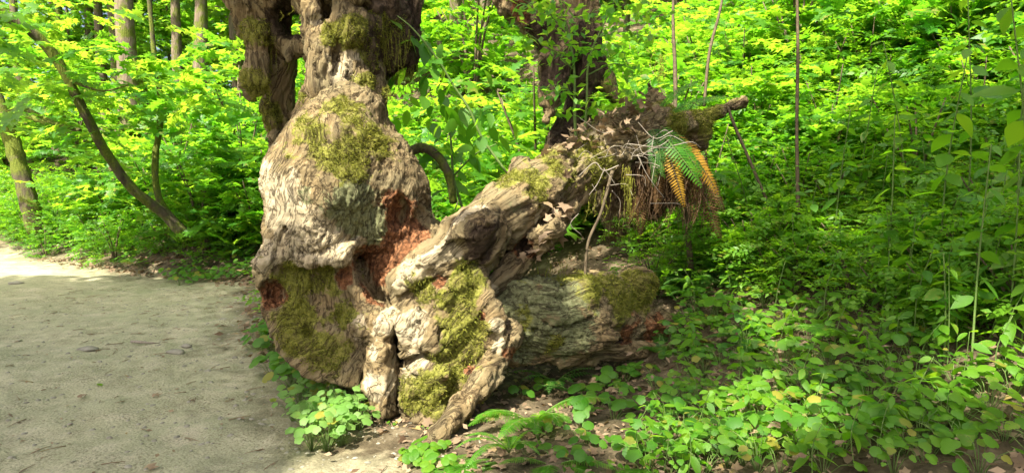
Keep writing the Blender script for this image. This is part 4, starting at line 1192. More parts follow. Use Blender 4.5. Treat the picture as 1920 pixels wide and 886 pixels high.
# ------------------------------------------------------------------ plants around the stump
def inpoly(x, y, poly_):
    c = False; n = len(poly_)
    for i in range(n):
        (x1, y1), (x2, y2) = poly_[i], poly_[i - 1]
        if (y1 > y) != (y2 > y) and x < (x2 - x1) * (y - y1) / (y2 - y1) + x1: c = not c
    return c
def pick(n, poly_, mind, seed):
    """ground points whose pixels fall in an outline of the photograph, spaced in the place"""
    r = np.random.default_rng(seed); xs = [p[0] for p in poly_]; ys = [p[1] for p in poly_]; out = []; tr = 0
    while len(out) < n and tr < n * 25:
        tr += 1; a, b = r.uniform(min(xs), max(xs)), r.uniform(min(ys), max(ys))
        if not inpoly(a, b, poly_): continue
        q = G(a, b)
        if all(np.hypot(*(q - o)[:2]) > mind for o in out): out.append(q)
    return out
# leafy plants at the foot of the stump
for q in pick(14, [(470, 640), (530, 600), (560, 640), (590, 700), (560, 740), (500, 720)], .075, 1):
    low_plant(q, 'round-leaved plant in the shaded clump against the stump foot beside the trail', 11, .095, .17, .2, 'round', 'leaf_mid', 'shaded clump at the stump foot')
for q in pick(17, [(535, 760), (600, 740), (690, 770), (690, 810), (640, 850), (590, 850), (540, 800)], .085, 2):
    low_plant(q, 'sunlit pale green plant in the bright clump in front of the burl', 16, .062, .16, .2, 'five', 'leaf_pale_sunlit', 'bright clump in front of the burl')
for q in pick(3, [(770, 860), (830, 845), (840, 886), (780, 900)], .08, 3):
    low_plant(q, 'clover-like plant in the sunny soil below the root block', 6, .07, .10, .07, 'round', 'leaf_fresh', 'clover in front of the root block', clover=True, name='clover_plant')
for q in pick(4, [(810, 870), (880, 860), (900, 900), (830, 910)], .1, 4):
    fern(q, 'small bright fern-leaved plant on the sunny soil below the root block', 7, .17, 'ladylow:fern_light', 'small ferns below the root block', name='small_fern')
for a, b in ((680, 745), (735, 800), (800, 812), (960, 700), (880, 800), (1085, 860)):
    low_plant(G(a, b), 'tiny seedling alone on the bare soil at the stump foot', 3, .028, .04, .04, 'tri', 'leaf_fresh', 'seedlings at the stump foot', name='seedling')
fern(G(1000, 800), 'bright green fern with a sunlit arching frond below the side log', 7, .46, 'lady:fern_light', az0=-1.5, spread=3.0, name='lady_fern')
fern(G(955, 850), 'dull green fern hanging down the bank beside the bright fern', 6, .40, 'sword:fern_light', az0=-1.6, spread=2.6, name='sword_fern')
fern(G(1035, 875), 'fern with two low fronds spread on the bank below the bright fern', 5, .32, 'ladylow:fern_light', az0=-1.3, spread=2.6, name='lady_fern')
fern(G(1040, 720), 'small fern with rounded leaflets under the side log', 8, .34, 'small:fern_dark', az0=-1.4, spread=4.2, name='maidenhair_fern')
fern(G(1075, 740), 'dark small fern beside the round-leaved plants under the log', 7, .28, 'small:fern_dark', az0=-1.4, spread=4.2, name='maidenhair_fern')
fern(G(1205, 880), 'little sunlit fern frond on the bare bank at the bottom edge', 3, .24, 'ladylow:fern_light', az0=-1.8, spread=1.4, name='small_fern')
for a, b, n, lab in ((1100, 760, 6, 'large'), (1150, 790, 6, 'large'), (1160, 715, 5, 'large'), (1095, 800, 4, 'large')):
    low_plant(G(a, b), {1100: 'big round-leaved plant just under the side log next to the small fern', 1150: 'big round-leaved plant with one lobed leaf, lowest under the side log', 1160: 'round-leaved plant tucked right below the log end', 1095: 'round-leaved plant on bare soil below the others under the log'}[a], n, .10, .15, .13, 'tri' if a == 1150 else 'round', 'leaf_mid', name='leafy_plant', clover=(a == 1160))
for q in pick(22, [(960, 720), (1100, 690), (1260, 660), (1290, 760), (1240, 850), (1060, 886), (960, 850)], .11, 5):
    low_plant(q, 'small low plant on the bank below the side log', random.randint(4, 8), .06, .11, .08, 'round', 'leaf_mid', 'small plants below the side log')
# the big green patch on the bank
patch = [(1290, 560), (1340, 510), (1420, 520), (1480, 580), (1560, 600), (1690, 590), (1740, 660), (1790, 720), (1800, 800), (1780, 900), (1220, 900), (1180, 870), (1260, 780), (1280, 700)]
for k, q in enumerate(pick(190, patch, .066, 6)):
    px, py = frame_px(*q); r_ = random.random()
    where = ('lower edge of the green patch' if py > 800 else 'upper green patch' if py < 650 else 'middle of the green patch')
    if r_ < .55: low_plant(q, 'round-leaved plant in the ' + where, random.randint(9, 14), random.choice((.035, .048, .06, .075)), .16, random.uniform(.08, .2), random.choice(('five', 'round', 'tri', 'ov')), random.choice(('leaf_fresh', 'leaf_mid')), 'round-leaved plants in the green patch', name='leafy_plant')
    elif r_ < .8: low_plant(q, 'clover-like plant in the ' + where, 6, .058, .14, .15, 'round', 'leaf_fresh', 'clover-like plants in the green patch', clover=True, name='clover_plant')
    else: tall_plant(q, 'upright pointed-leaved plant in the ' + where, random.uniform(.2, .34), 5, .095, 'leaf_fresh', 'ov', 'upright plants in the green patch', (random.gauss(0, .04), -.05), thick=.003)
for q in pick(20, [(1180, 800), (1300, 770), (1320, 900), (1150, 900)], .1, 7):
    low_plant(q, 'tiny bright plant on the sunny bare bank at the picture bottom', 4, .034, .06, .05, 'tri', 'leaf_fresh', 'tiny plants on the bare bank', name='seedling')
for q in pick(16, [(1780, 760), (1920, 700), (1950, 900), (1800, 900)], .12, 8):
    low_plant(q, 'low plant with pointed leaves in the corner clump at the bottom edge', 9, .07, .16, .16, 'tri', 'leaf_fresh', 'corner clump of low plants')
# taller stems
TALL = [(1350, 520, .42, 6, .095, 'tall pale-leaved plant at the upper edge of the green patch beside the dark hollow'), (1400, 510, .40, 5, .10, 'tall plant with broad drooping leaves second from the dark hollow'),
        (1490, 545, .55, 6, .12, 'tall plant with wide flat top leaves in the middle of the slope'), (1580, 530, .50, 6, .12, 'tall plant with wide flat leaves next to the pale thin stem'),
        (1650, 600, .45, 5, .10, 'leafy stem standing above the middle of the green patch'), (1770, 690, .55, 5, .11, 'dark leafy stem beside the dry leaf litter'),
        (1820, 700, 1.05, 8, .13, 'tallest single green stem with leaf pairs before the dark slope'), (1890, 640, .9, 8, .12, 'tall leafy stem at the picture edge'),
        (1545, 610, .4, 5, .1, 'leafy stem leaning out of the patch below the wide flat leaves'), (1450, 590, .36, 5, .09, 'sunlit stem with glossy small leaves in the patch'),
        (1700, 560, .5, 5, .11, 'shaded leafy stem between the flat fern and the wide flat leaves'), (1850, 560, .7, 6, .12, 'shaded leafy stem behind the tallest stem')]
for a, b, h, n, s, lab in TALL:
    tall_plant(G(a, b), lab, h, n, s, 'leaf_mid', 'ov', 'tall leafy stems on the slope', (random.gauss(0, .05), -.06 + random.gauss(0, .04)), thick=.006)
for k, q in enumerate(pick(64, [(1320, 470), (1500, 430), (1920, 380), (1960, 640), (1780, 640), (1640, 560), (1450, 520)], .2, 9)):
    tall_plant(q, 'shaded broad-leaved stem among the crowd on the lower hillside', random.uniform(.35, .75), 6, .12, 'leaf_mid', 'ov', 'broad-leaved stems on the lower hillside', (random.gauss(0, .07), -.08), thick=.004)
# ferns on the slope
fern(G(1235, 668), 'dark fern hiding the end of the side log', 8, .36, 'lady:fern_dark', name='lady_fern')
for q in pick(7, [(1200, 640), (1290, 610), (1310, 680), (1220, 690)], .1, 45):
    low_plant(q, 'round-leaved plant crowding the end of the side log', 9, .06, .14, .2, 'five', 'leaf_mid', 'plants at the log end')
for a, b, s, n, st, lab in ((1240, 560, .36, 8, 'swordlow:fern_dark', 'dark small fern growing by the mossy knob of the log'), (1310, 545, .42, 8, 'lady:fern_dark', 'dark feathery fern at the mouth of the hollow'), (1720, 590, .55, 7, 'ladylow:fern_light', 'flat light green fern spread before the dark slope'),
                         (1560, 500, .6, 8, 'ladylow:fern_dark', 'feathery fern under the wide flat leaves'), (1650, 480, .7, 8, 'ladylow:fern_light', 'feathery fern behind the shaded leafy stems'), (1890, 540, .6, 8, 'ladylow:fern_light', 'feathery fern at the picture edge behind the tall stem'),
                         (1600, 640, .5, 7, 'ladylow:fern_light', 'light fern rising out of the middle of the green patch'), (1400, 640, .4, 7, 'ladylow:fern_dark', 'dark fern showing between leaves in the green patch'), (1850, 600, .6, 8, 'lady:fern_light', 'upright fern behind the tallest stem near the edge'), (1770, 500, .7, 8, 'lady:fern_light', 'broad fern on the slope behind the flat light fern'), (1450, 440, .7, 9, 'lady:fern_light', 'large feathery fern on the lower hillside'), (1380, 420, .6, 8, 'lady:fern_light', 'large feathery fern close to the raised root')):
    fern(G(a, b), lab, n, s, st, None, name='lady_fern' if 'lady' in st else 'sword_fern')
for k, (x, y) in enumerate(scatter(34, (1.2, 8), (5.6, 10.5), lambda x, y: inview(x, y), .5, 31)):
    fern(on(x, y), 'feathery green fern among the shrubs on the hillside', 8, random.uniform(.6, 1.0), 'lady:fern_light', 'ferns on the hillside', name='lady_fern')
for k, (x, y) in enumerate(scatter(14, (-2.4, 1.2), (6.4, 10), lambda x, y: ed(x, y) > 1.2 and not (0.0 < x < 1.2 and y < 7.2), .55, 32)):
    fern(on(x, y), 'feathery green fern in the hollow between the snags', 8, random.uniform(.6, .95), 'lady:fern_light', 'ferns between the snags', name='lady_fern')
# sword ferns of the far bank
SW = [(380, 455, 1.15, 14, 'big dark sword fern at the foot of the crooked maple'), (430, 450, .95, 12, 'dark sword fern between the crooked maple and the stump'), (330, 470, .8, 10, 'sword fern with pale drooping fronds under the crooked maple'), (455, 490, .7, 10, 'small sword fern at the bank foot nearest the stump'), (60, 440, .9, 11, 'sword fern at the far end of the trail'), (170, 455, .8, 10, 'sunlit sword fern on the bank along the trail'), (240, 440, .8, 10, 'sunlit sword fern just past the pale litter patch')]
for a, b, s, n, lab in SW: fern(G(a, b), lab, n, s, 'sword:fern_dark', 'sword ferns on the far bank')
for q in pick(40, [(310, 520), (400, 470), (510, 470), (510, 510), (420, 530), (330, 535)], .16, 10):
    low_plant(q, 'low green plant in the strip along the trail edge behind the stump', 9, .085, .2, .14, 'tri', 'leaf_mid', 'low plants along the far trail edge')
for q in pick(40, [(30, 445), (200, 440), (290, 480), (260, 510), (150, 470), (40, 460)], .25, 11):
    low_plant(q, 'low plant on the sunlit bank at the trail bend', 9, .10, .25, .2, 'five', 'leaf_fresh', 'low plants at the trail bend')
for q in pick(12, [(700, 330), (940, 330), (920, 390), (790, 400)], .2, 12):
    tall_plant(q, 'broad-leaved stem in the dip between burl and root arm', random.uniform(.4, .8), 6, .12, 'leaf_mid', 'ov', 'broad-leaved stems behind the dip')
# extra fill of the slope to the right of the stump
sp = scatter(110, (1.2, 7.5), (3.2, 9.5), lambda x, y: inview(x, y) and y > 6.1 - .5 * x and not (x < 1.7 and y < 5.6), .34, 33)
place(low_shrubs, [(x, y, random.uniform(.55, .95), random.uniform(0, 6.3)) for x, y in sp], lambda x, y, k: 'low fresh green bush on the ' + ('lower' if y < 6.8 else 'upper') + ' slope', 'low bushes on the slope')
sp = scatter(26, (2.0, 8), (6.2, 9.5), lambda x, y: inview(x, y), .6, 34)
place(maple_shrubs, [(x, y, random.uniform(.7, 1.1), random.uniform(0, 6.3)) for x, y in sp], lambda x, y, k: 'layered maple shrub leaning over the ferny slope beyond the raised root', 'layered maples over the slope')

sp = scatter(44, (1.7, 6.5), (3.9, 8), lambda x, y: inview(x, y) and y > 6.9 - .6 * x, .45, 35)
place(oval_shrubs + maple_shrubs[:2], [(x, y, random.uniform(.55, .85), random.uniform(0, 6.3)) for x, y in sp], lambda x, y, k: 'leafy shrub on the shaded slope past the green patch', 'oval-leaved shrubs on the slope')
sp = scatter(30, (-15, -4.6), (9.5, 17), lambda x, y: .25 < ed(x, y) < 3 and inview(x, y), .6, 36)
place(oval_shrubs, [(x, y, random.uniform(.5, .8), random.uniform(0, 6.3)) for x, y in sp], lambda x, y, k: 'oval-leaved shrub along the far trail edge at the bend', 'oval-leaved shrubs at the trail bend')
for q in pick(40, [(1620, 560), (1920, 500), (1960, 760), (1800, 740), (1700, 640)], .15, 41):
    tall_plant(q, 'leafy stem in the thicket behind the corner clump', random.uniform(.25, .6), 6, .11, random.choice(('leaf_mid', 'leaf_fresh')), 'ov', 'leafy stems behind the corner clump', (random.gauss(0, .06), -.07), thick=.004)
for q in pick(10, [(1250, 520), (1340, 480), (1380, 540), (1280, 570)], .14, 42):
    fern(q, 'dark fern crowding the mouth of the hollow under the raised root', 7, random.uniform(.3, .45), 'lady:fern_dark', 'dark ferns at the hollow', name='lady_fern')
sp = [(q[0], q[1]) for q in pick(22, [(-20, 375), (150, 365), (170, 430), (60, 445), (-20, 435)], .3, 43)]
place(low_shrubs, [(x, y, random.uniform(.7, 1.2), random.uniform(0, 6.3)) for x, y in sp], lambda x, y, k: 'sunlit low bush on the mound at the far trail bend', 'low bushes at the far bend')
sp = [(q[0], q[1]) for q in pick(46, [(1330, 480), (1500, 440), (1920, 400), (1940, 600), (1760, 620), (1600, 560), (1420, 530)], .22, 44)]
place(low_shrubs, [(x, y, random.uniform(.45, .75), random.uniform(0, 6.3)) for x, y in sp], lambda x, y, k: 'small bush filling the slope above the green patch', 'small bushes above the green patch')
BIG = [(1660, 560, 1.1, 9, .15, 'tall broad-leaved sapling over the middle of the slope'), (1760, 540, 1.35, 10, .16, 'broad-leaved sapling beside the leaning branch'), (1870, 560, 1.5, 11, .17, 'tall broad-leaved sapling close to the picture edge'), (1920, 620, 1.6, 11, .17, 'broad-leaved sapling cut by the picture edge'), (1560, 500, 1.1, 8, .13, 'broad-leaved sapling just past the straight bare stem'), (1420, 470, .95, 8, .13, 'broad-leaved sapling between the orange fern and the straight bare stem'),
       (1810, 470, 1.5, 10, .15, 'shaded tall sapling behind the leaning branch'), (1700, 440, 1.3, 9, .14, 'slender sapling high on the slope above the leaning branch'), (1600, 430, 1.2, 9, .14, 'slender sapling on the slope above the feathery ferns'), (1900, 440, 1.6, 11, .15, 'sapling rising into the top corner of the hillside')]
for a, b, h, n, sz, lab in BIG:
    tall_plant(G(a, b), lab, h, n, sz, random.choice(('leaf_mid', 'leaf_fresh')), 'ov', None, (random.gauss(-.12, .15), -.25), name='broadleaf_sapling', start=.25, cat='sapling', thick=.007)
# ------------------------------------------------------------------ saplings and stems standing free
def stem_thing(name, label, cat, paths, mat, seg=6, rough=.1, part='stem'):
    t = thing(name, label, cat, (0, 0, 0))
    for s in paths:
        g = Geo(); pts = catmull([P(a, b, d) for a, b, d, w in s], 22)
        add_tube(g, pts, np.interp(np.linspace(0, 1, 22), np.linspace(0, 1, len(s)), [R(q[3], q[2]) / 2 for q in s]), seg, rough, 20)
        obj(part, g.mesh(part, M[mat]), t)
    return t
def add_leaves(t, pts, size, kind, mat, az=None, tilt=(-1.2, -.1)):
    ms = leaf_meshes(kind, mat)
    for p in pts:
        o = obj('leaf', random.choice(ms), t); Rm = rots([random.uniform(0, 6.28) if az is None else az + random.gauss(0, .7)], [random.uniform(*tilt)], [random.gauss(0, .55)])[0]
        s = size * random.uniform(.7, 1.2)
        o.matrix_local = Matrix.Translation(Vector(p)) @ Matrix(Rm.tolist()).to_4x4() @ Matrix.Scale(s, 4)
arch = [[(955, 330, 4.95, 5), (905, 260, 4.9, 5), (880, 205, 4.85, 5), (850, 160, 4.8, 4), (820, 110, 4.75, 4), (775, 55, 4.7, 3), (745, 30, 4.7, 2)]]
sap = stem_thing('arching_sapling', 'sapling with oval leaves arching across the gap toward the snag', 'sapling', arch, 'stem_green')
lp = []
for (a, b) in [(740, 35), (755, 60), (735, 92), (770, 72), (788, 60), (800, 95), (760, 108), (790, 115), (815, 90), (812, 128), (770, 140), (840, 140), (845, 165), (820, 165), (830, 190), (865, 190), (800, 150), (880, 215), (860, 225), (905, 225), (900, 260), (845, 210), (790, 180), (820, 215)]:
    for _ in range(2): lp.append(P(a + random.gauss(0, 12), b + random.gauss(0, 12), random.uniform(4.7, 4.95)))
add_leaves(sap, lp, .17, 'ov', 'leaf_mid')
low = stem_thing('leafy_sapling', 'sapling with large dark oval leaves standing in the gap below the arching stem', 'sapling', [[(870, 400, 5.6, 6), (850, 330, 5.6, 5), (845, 260, 5.55, 4), (830, 200, 5.5, 3)], [(850, 330, 5.6, 4), (890, 290, 5.5, 3), (930, 270, 5.4, 2)], [(850, 340, 5.6, 4), (810, 300, 5.5, 3), (780, 280, 5.4, 2)]], 'stem_green')
add_leaves(low, [P(random.gauss(850, 55), random.gauss(270, 45), random.uniform(5.3, 5.8)) for _ in range(60)], .16, 'ov', 'leaf_mid')
huck = stem_thing('huckleberry_bush', 'slender bush with tiny bright leaves rising before the dark second snag', 'shrub', [
    [(1082, 300, 4.85, 7), (1078, 220, 4.82, 6), (1076, 120, 4.8, 5), (1060, 40, 4.75, 4), (1040, -30, 4.7, 3)], [(1092, 300, 4.85, 6), (1100, 200, 4.8, 5), (1105, 110, 4.75, 4), (1140, 30, 4.7, 3), (1160, -20, 4.7, 2)],
    [(1076, 130, 4.8, 3), (1030, 90, 4.7, 2), (985, 60, 4.65, 1.5)], [(1103, 140, 4.78, 3), (1150, 120, 4.7, 2), (1190, 130, 4.65, 1.5)], [(1078, 180, 4.8, 3), (1050, 160, 4.7, 2), (1025, 165, 4.65, 1.5)], [(1065, 60, 4.76, 3), (1020, 20, 4.7, 2), (980, 0, 4.65, 1.5)], [(1120, 70, 4.72, 3), (1170, 60, 4.65, 2), (1215, 70, 4.6, 1.5)]], 'stem_green', 5)
hp = []
for s in [((1030, 90), (985, 60)), ((1150, 120), (1195, 132)), ((1050, 160), (1022, 168)), ((1020, 20), (975, 0)), ((1170, 60), (1220, 72)), ((1060, 50), (1035, -20)), ((1140, 40), (1165, -20)), ((1100, 190), (1150, 175)), ((1110, 95), (1150, 90)), ((1075, 60), (1110, 10)), ((1000, 20), (1060, 5)), ((1180, 20), (1240, 30))]:
    for u in np.linspace(-.6, 1.1, 34):
        a = s[0][0] + (s[1][0] - s[0][0]) * u; b = s[0][1] + (s[1][1] - s[0][1]) * u
        hp.append(P(a + random.gauss(0, 11), b + random.gauss(0, 11), 4.7 + random.gauss(0, .12)))
random.shuffle(hp); add_leaves(huck, hp[:290], .085, 'ovs', 'leaf_back', tilt=(-1.0, .3))
g = Geo(); rest = np.array(hp[290:]); m = len(rest)
rest = np.concatenate([rest, rest + rng.normal(0, .07, rest.shape)]); m = len(rest)
g.stamp(L_OVS, rots(rng.uniform(0, 6.28, m), rng.uniform(-1.0, .3, m), rng.normal(0, .5, m)), rest, rng.uniform(.055, .09, m)); obj('foliage', g.mesh('foliage', M['leaf_back']), huck, kind='stuff')
stem_thing('bare_stem', 'straight thin brown stem standing alone before the hillside', 'stem', [[(1497, 425, 5.2, 8), (1494, 250, 5.15, 6), (1496, 100, 5.1, 6), (1494, -40, 5.05, 5)]], 'stem_brown')
stem_thing('bare_stem', 'short upright dark stem above the raised root', 'stem', [[(1266, 260, 5.9, 8), (1266, 140, 5.9, 8), (1262, 40, 5.9, 6), (1264, -40, 5.9, 5)]], 'stem_brown')
stem_thing('bare_stem', 'thin dark stem slanting up at the top of the hillside', 'stem', [[(1320, 200, 6.5, 6), (1330, 100, 6.5, 6), (1350, 20, 6.5, 5), (1360, -40, 6.5, 4)]], 'stem_brown')
stem_thing('bare_stem', 'bent bare shoot leaning from the hollow up into the slope', 'stem', [[(1440, 380, 5.4, 5), (1405, 300, 5.4, 6), (1375, 230, 5.4, 6), (1365, 200, 5.4, 4)]], 'stem_brown')
stem_thing('propped_stick', 'pale brown stick propping the raised root over the hollow', 'stick', [[(1296, 515, 5.65, 13), (1289, 420, 5.5, 11), (1283, 350, 5.38, 10), (1281, 270, 5.25, 9)]], 'stem_brown', 8, .15, 'shaft')
stem_thing('crooked_shoot', 'thin crooked shoot hanging down before the side log', 'shoot', [[(1148, 320, 4.7, 7), (1128, 395, 4.66, 6), (1104, 450, 4.62, 6), (1098, 500, 4.6, 6), (1096, 560, 4.56, 5)]], 'stem_brown')
stem_thing('root_arch', 'dark bare root arching out of the ground behind the burl', 'root', [[(735, 310, 5.3, 16), (765, 288, 5.3, 17), (792, 277, 5.3, 18), (820, 292, 5.3, 18), (842, 330, 5.3, 16), (850, 380, 5.3, 14)]], 'bark_moss', 10, .25)
stem_thing('leaning_branch', 'mossy leaning branch on the dim slope near the picture edge', 'branch', [[(1640, 470, 5.6, 10), (1690, 390, 5.6, 9), (1740, 330, 5.7, 8), (1800, 240, 5.8, 6)], [(1690, 390, 5.6, 6), (1660, 330, 5.6, 5), (1640, 250, 5.6, 4)]], 'bark_moss')
stem_thing('fallen_branch', 'thin dry branch lying across the litter at the picture edge', 'branch', [[(1720, 700, 3.95, 6), (1790, 655, 4.0, 5), (1850, 640, 4.0, 5), (1930, 610, 4.1, 4)]], 'stem_brown')
stem_thing('bare_stem', 'dark slender trunk at the top corner of the hillside', 'stem', [[(1860, 330, 6.8, 12), (1870, 200, 6.8, 11), (1885, 60, 6.8, 10), (1890, -30, 6.8, 9)]], 'stem_brown')

# ------------------------------------------------------------------ what grows and lies on the raised root
rf = thing('sword_fern', 'sword fern on the raised root with green and orange dying fronds', 'fern', P(1228, 240, 5.0))
def aim(o, a, b, size, roll=0.0):
    """lay a frond from point a towards b"""
    y = unit(b - a); n = unit(-FWD + np.array([0, 0, .5]) + RIGHT * roll); x = unit(np.cross(y, n)); n = np.cross(x, y)
    o.matrix_world = Matrix.Translation(Vector(a)) @ Matrix(np.stack([x, y, n], -1).tolist()).to_4x4() @ Matrix.Scale(size, 4)
def root_frond(p0, p1, style, k, size, roll=0.):
    o = obj('frond', get_frond(style, k), rf); a, b = P(*p0), P(*p1)
    y = unit(b - a); n = unit(-FWD + np.array([0, 0, .6]) + RIGHT * roll); x = unit(np.cross(y, n)); n = np.cross(x, y)
    o.matrix_local = Matrix.Translation(Vector(a - P(1228, 240, 5.0))) @ Matrix(np.stack([x, y, n], -1).tolist()).to_4x4() @ Matrix.Scale(size, 4)
    return o
for a, b, st, k, s in [((1225, 235, 4.95), (1290, 320, 4.7), 'hangbig:fern_light', 0, .62), ((1235, 232, 4.95), (1310, 310, 4.75), 'hangbig:fern_light', 1, .54), ((1250, 245, 4.95), (1345, 345, 4.8), 'hangbig:fern_orange', 1, .62), ((1262, 250, 4.95), (1350, 330, 4.85), 'hangbig:fern_orange', 2, .46), ((1215, 225, 4.95), (1262, 330, 4.65), 'hangbig:fern_dark', 2, .5), ((1230, 240, 4.95), (1330, 330, 4.7), 'hangbig:fern_dark', 0, .5), ((1245, 265, 4.9), (1280, 395, 4.72), 'hangbig:fern_orange', 0, .52),
                       ((1225, 265, 4.9), (1238, 360, 4.75), 'hangbig:fern_dark', 2, .36), ((1215, 260, 4.9), (1250, 350, 4.72), 'hangbig:fern_light', 0, .34), ((1250, 215, 5.0), (1395, 190, 4.85), 'swordlow:fern_light', 0, .5), ((1230, 210, 5.0), (1320, 150, 4.9), 'swordlow:fern_light', 1, .42), ((1210, 225, 5.0), (1150, 165, 4.9), 'lady:fern_light', 1, .34)]:
    root_frond(a, b, st, k, s)
for k in range(44):
    a = random.uniform(1170, 1325); t0 = random.uniform(262, 330)
    root_frond((a, t0, random.uniform(4.92, 5.12)), (a + random.gauss(0, 42), t0 + 130, random.uniform(4.85, 5.2)), ('hangbig', 'hang')[k % 2] + ':fern_dead', k % 3, random.uniform(.36, .62), random.gauss(0, .6))
# hanging rootlets and moss beards, too fine to count
g = Geo()
for k in range(520):
    a = random.uniform(1130, 1325); b = random.uniform(280, 340); d = random.uniform(4.9, 5.2); L = random.uniform(20, 120)
    add_tube(g, catmull([P(a, b, d), P(a + random.gauss(0, 8), b + L * .5, d), P(a + random.gauss(0, 14), b + L, d)], 5), [.004, .0012], 3)
obj('rootlet', g.mesh('rootlet', M['root_hair']), stump, kind='stuff')
g = Geo()
def beard(a, b, d, L, n, wx, w=.003):
    for k in range(n):
        x = a + random.gauss(0, wx); y = b + random.gauss(0, 6); l = L * random.uniform(.4, 1)
        pts = catmull([P(x, y, d), P(x + random.gauss(0, 4), y + l * .5, d + random.gauss(0, .03)), P(x + random.gauss(0, 5), y + l, d + random.gauss(0, .03))], 5)
        V, F = [], []
        for i in range(14):
            u = random.random(); p = np.array([np.interp(u, np.linspace(0, 1, 5), pts[:, j]) for j in range(3)]); q = p + np.array([random.gauss(0, 1), random.gauss(0, 1), -.8]) * .012
            V += [p - (w, 0, 0), p + (w, 0, 0), q]; F.append((len(V) - 3, len(V) - 2, len(V) - 1))
        g.add(np.array(V), np.array(F), random.random()); add_tube(g, pts, [.002, .0008], 3, var=.4)
for args in [(1180, 320, 4.72, 95, 22, 4), (740, 128, 4.85, 60, 60, 26), (735, 60, 4.72, 90, 30, 18), (478, 160, 4.8, 36, 40, 12), (768, 110, 4.95, 60, 30, 12), (715, 30, 4.7, 90, 20, 10), (1035, 500, 4.5, 40, 10, 20), (725, 165, 4.68, 20, 20, 8), (1240, 110, 5.8, 60, 20, 5), (500, 90, 4.88, 70, 24, 16), (600, 15, 4.6, 40, 10, 30), (1110, 360, 4.75, 60, 16, 30), (1080, 340, 4.7, 30, 20, 30)]: beard(*args)
obj('hanging_moss', g.mesh('hanging_moss', M['moss_tuft']), stump, kind='stuff')
tw = []
for k in range(30):
    a, b = random.gauss(1160, 55), random.gauss(300, 30); d = random.uniform(4.6, 4.8); ang = random.uniform(0, 6.28); L = random.uniform(20, 75)
    s = [(a, b, d, 1.8), (a + math.cos(ang) * L * .5 + random.gauss(0, 8), b + math.sin(ang) * L * .35 + random.gauss(0, 8), d + random.gauss(0, .04), 1.3), (a + math.cos(ang + .4) * L, b + math.sin(ang + .4) * L * .8, d + random.gauss(0, .06), .8)]
    tw.append(s)
for s in [[(1085, 330, 4.6, 1.65), (1115, 305, 4.6, 2.20), (1132, 320, 4.6, 2.75), (1160, 310, 4.62, 2.20)], [(1132, 320, 4.6, 1.65), (1120, 345, 4.6, 1.65), (1105, 365, 4.58, 1.10)], [(1110, 345, 4.6, 1.10), (1118, 358, 4.6, 1.10)], [(1132, 315, 4.6, 1.65), (1150, 340, 4.6, 1.10), (1155, 348, 4.6, 0.83)], [(1195, 290, 4.62, 2.20), (1215, 330, 4.6, 1.65), (1245, 370, 4.58, 1.10)], [(1180, 270, 4.62, 2.20), (1230, 275, 4.62, 1.65), (1255, 262, 4.62, 1.10)], [(1085, 400, 4.4, 1.65), (1070, 420, 4.4, 1.65), (1090, 440, 4.42, 1.10)]]:
    tw.append(s)
stem_thing('dead_branch', 'tangle of bleached dead twigs snagged on the raised root', 'branch', tw, 'twig_white', 4, .05, 'twig')

# dry leaves
def dead_leaf(p, size, label, group, nrm=None):
    V, F = random.choice(L_MAPLE); g = Geo(); V = V.copy(); V[:, 2] += .35 * (V[:, 0] ** 2) * random.choice((-1, 1)) + random.gauss(0, .06) * np.sin(V[:, 1] * 6) + np.array([random.gauss(0, .05) for _ in V])
    g.add(V, F, random.random()); o = obj('dead_leaf', g.mesh('dead_leaf', M['leaf_dead']))
    Rm = rots([random.uniform(0, 6.28)], [random.gauss(0, .6)], [random.gauss(0, .8)])[0]
    o.matrix_world = Matrix.Translation(Vector(p)) @ Matrix(Rm.tolist()).to_4x4() @ Matrix.Scale(size, 4)
    return tag(o, label, 'leaf', group)
for k in range(34):
    u = random.random(); a = 1000 + 62 * u + random.gauss(0, 12); b = 470 - 95 * u + random.gauss(0, 22); d = 4.36 + .28 * u
    dead_leaf(P(a, b, d - .10 + random.gauss(0, .04)), random.uniform(.06, .12), 'dry brown leaf caught in the crack below the root arm', 'dry leaves caught below the root arm')
for k in range(70):
    u = random.random(); a = 1035 + 195 * u + random.gauss(0, 12); b = 292 - 95 * u + random.gauss(0, 14)
    dead_leaf(P(a, b - 8, 4.62 + .22 * u + random.gauss(0, .06)), random.uniform(.05, .10), 'dry brown leaf heaped on top of the raised root', 'dry leaves on the raised root')
def litter(n, cond, seed, xr, yr, size):
    r = np.random.default_rng(seed); X = r.uniform(*xr, n * 3); Y = r.uniform(*yr, n * 3); m = cond(X, Y); X, Y = X[m][:n], Y[m][:n]
    Z = terr(X, Y) + .012; return np.stack([X, Y, Z], -1), r
g = Geo()
for w, (cond, n, xr, yr, sz) in enumerate([(lambda x, y: edge_dist(x, y) > .4, 4600, (-1, 4), (2.2, 7), (.02, .075)), (lambda x, y: (edge_dist(x, y) > .0) & (edge_dist(x, y) < 2.5), 2200, (-9, -1.5), (5, 12), (.05, .12))]):
    T, r = litter(n, cond, 70 + w, xr, yr, sz); n = len(T)
    g.stamp(L_MAPLE[w], rots(r.uniform(0, 6.28, n), r.normal(0, .35, n), r.normal(0, .5, n)), T, r.uniform(*sz, n))
    g.stamp(L_OVS, rots(r.uniform(0, 6.28, n), r.normal(0, .3, n), r.normal(0, .4, n)), T + r.normal(0, .2, (n, 3)) * (1, 1, 0) + (0, 0, .01), r.uniform(*sz, n) * .8)
tag(obj('leaf_litter', g.mesh('leaf_litter', M['leaf_dead'])), 'brown leaf litter scattered over the bank and slope', 'leaf litter', kind='stuff')
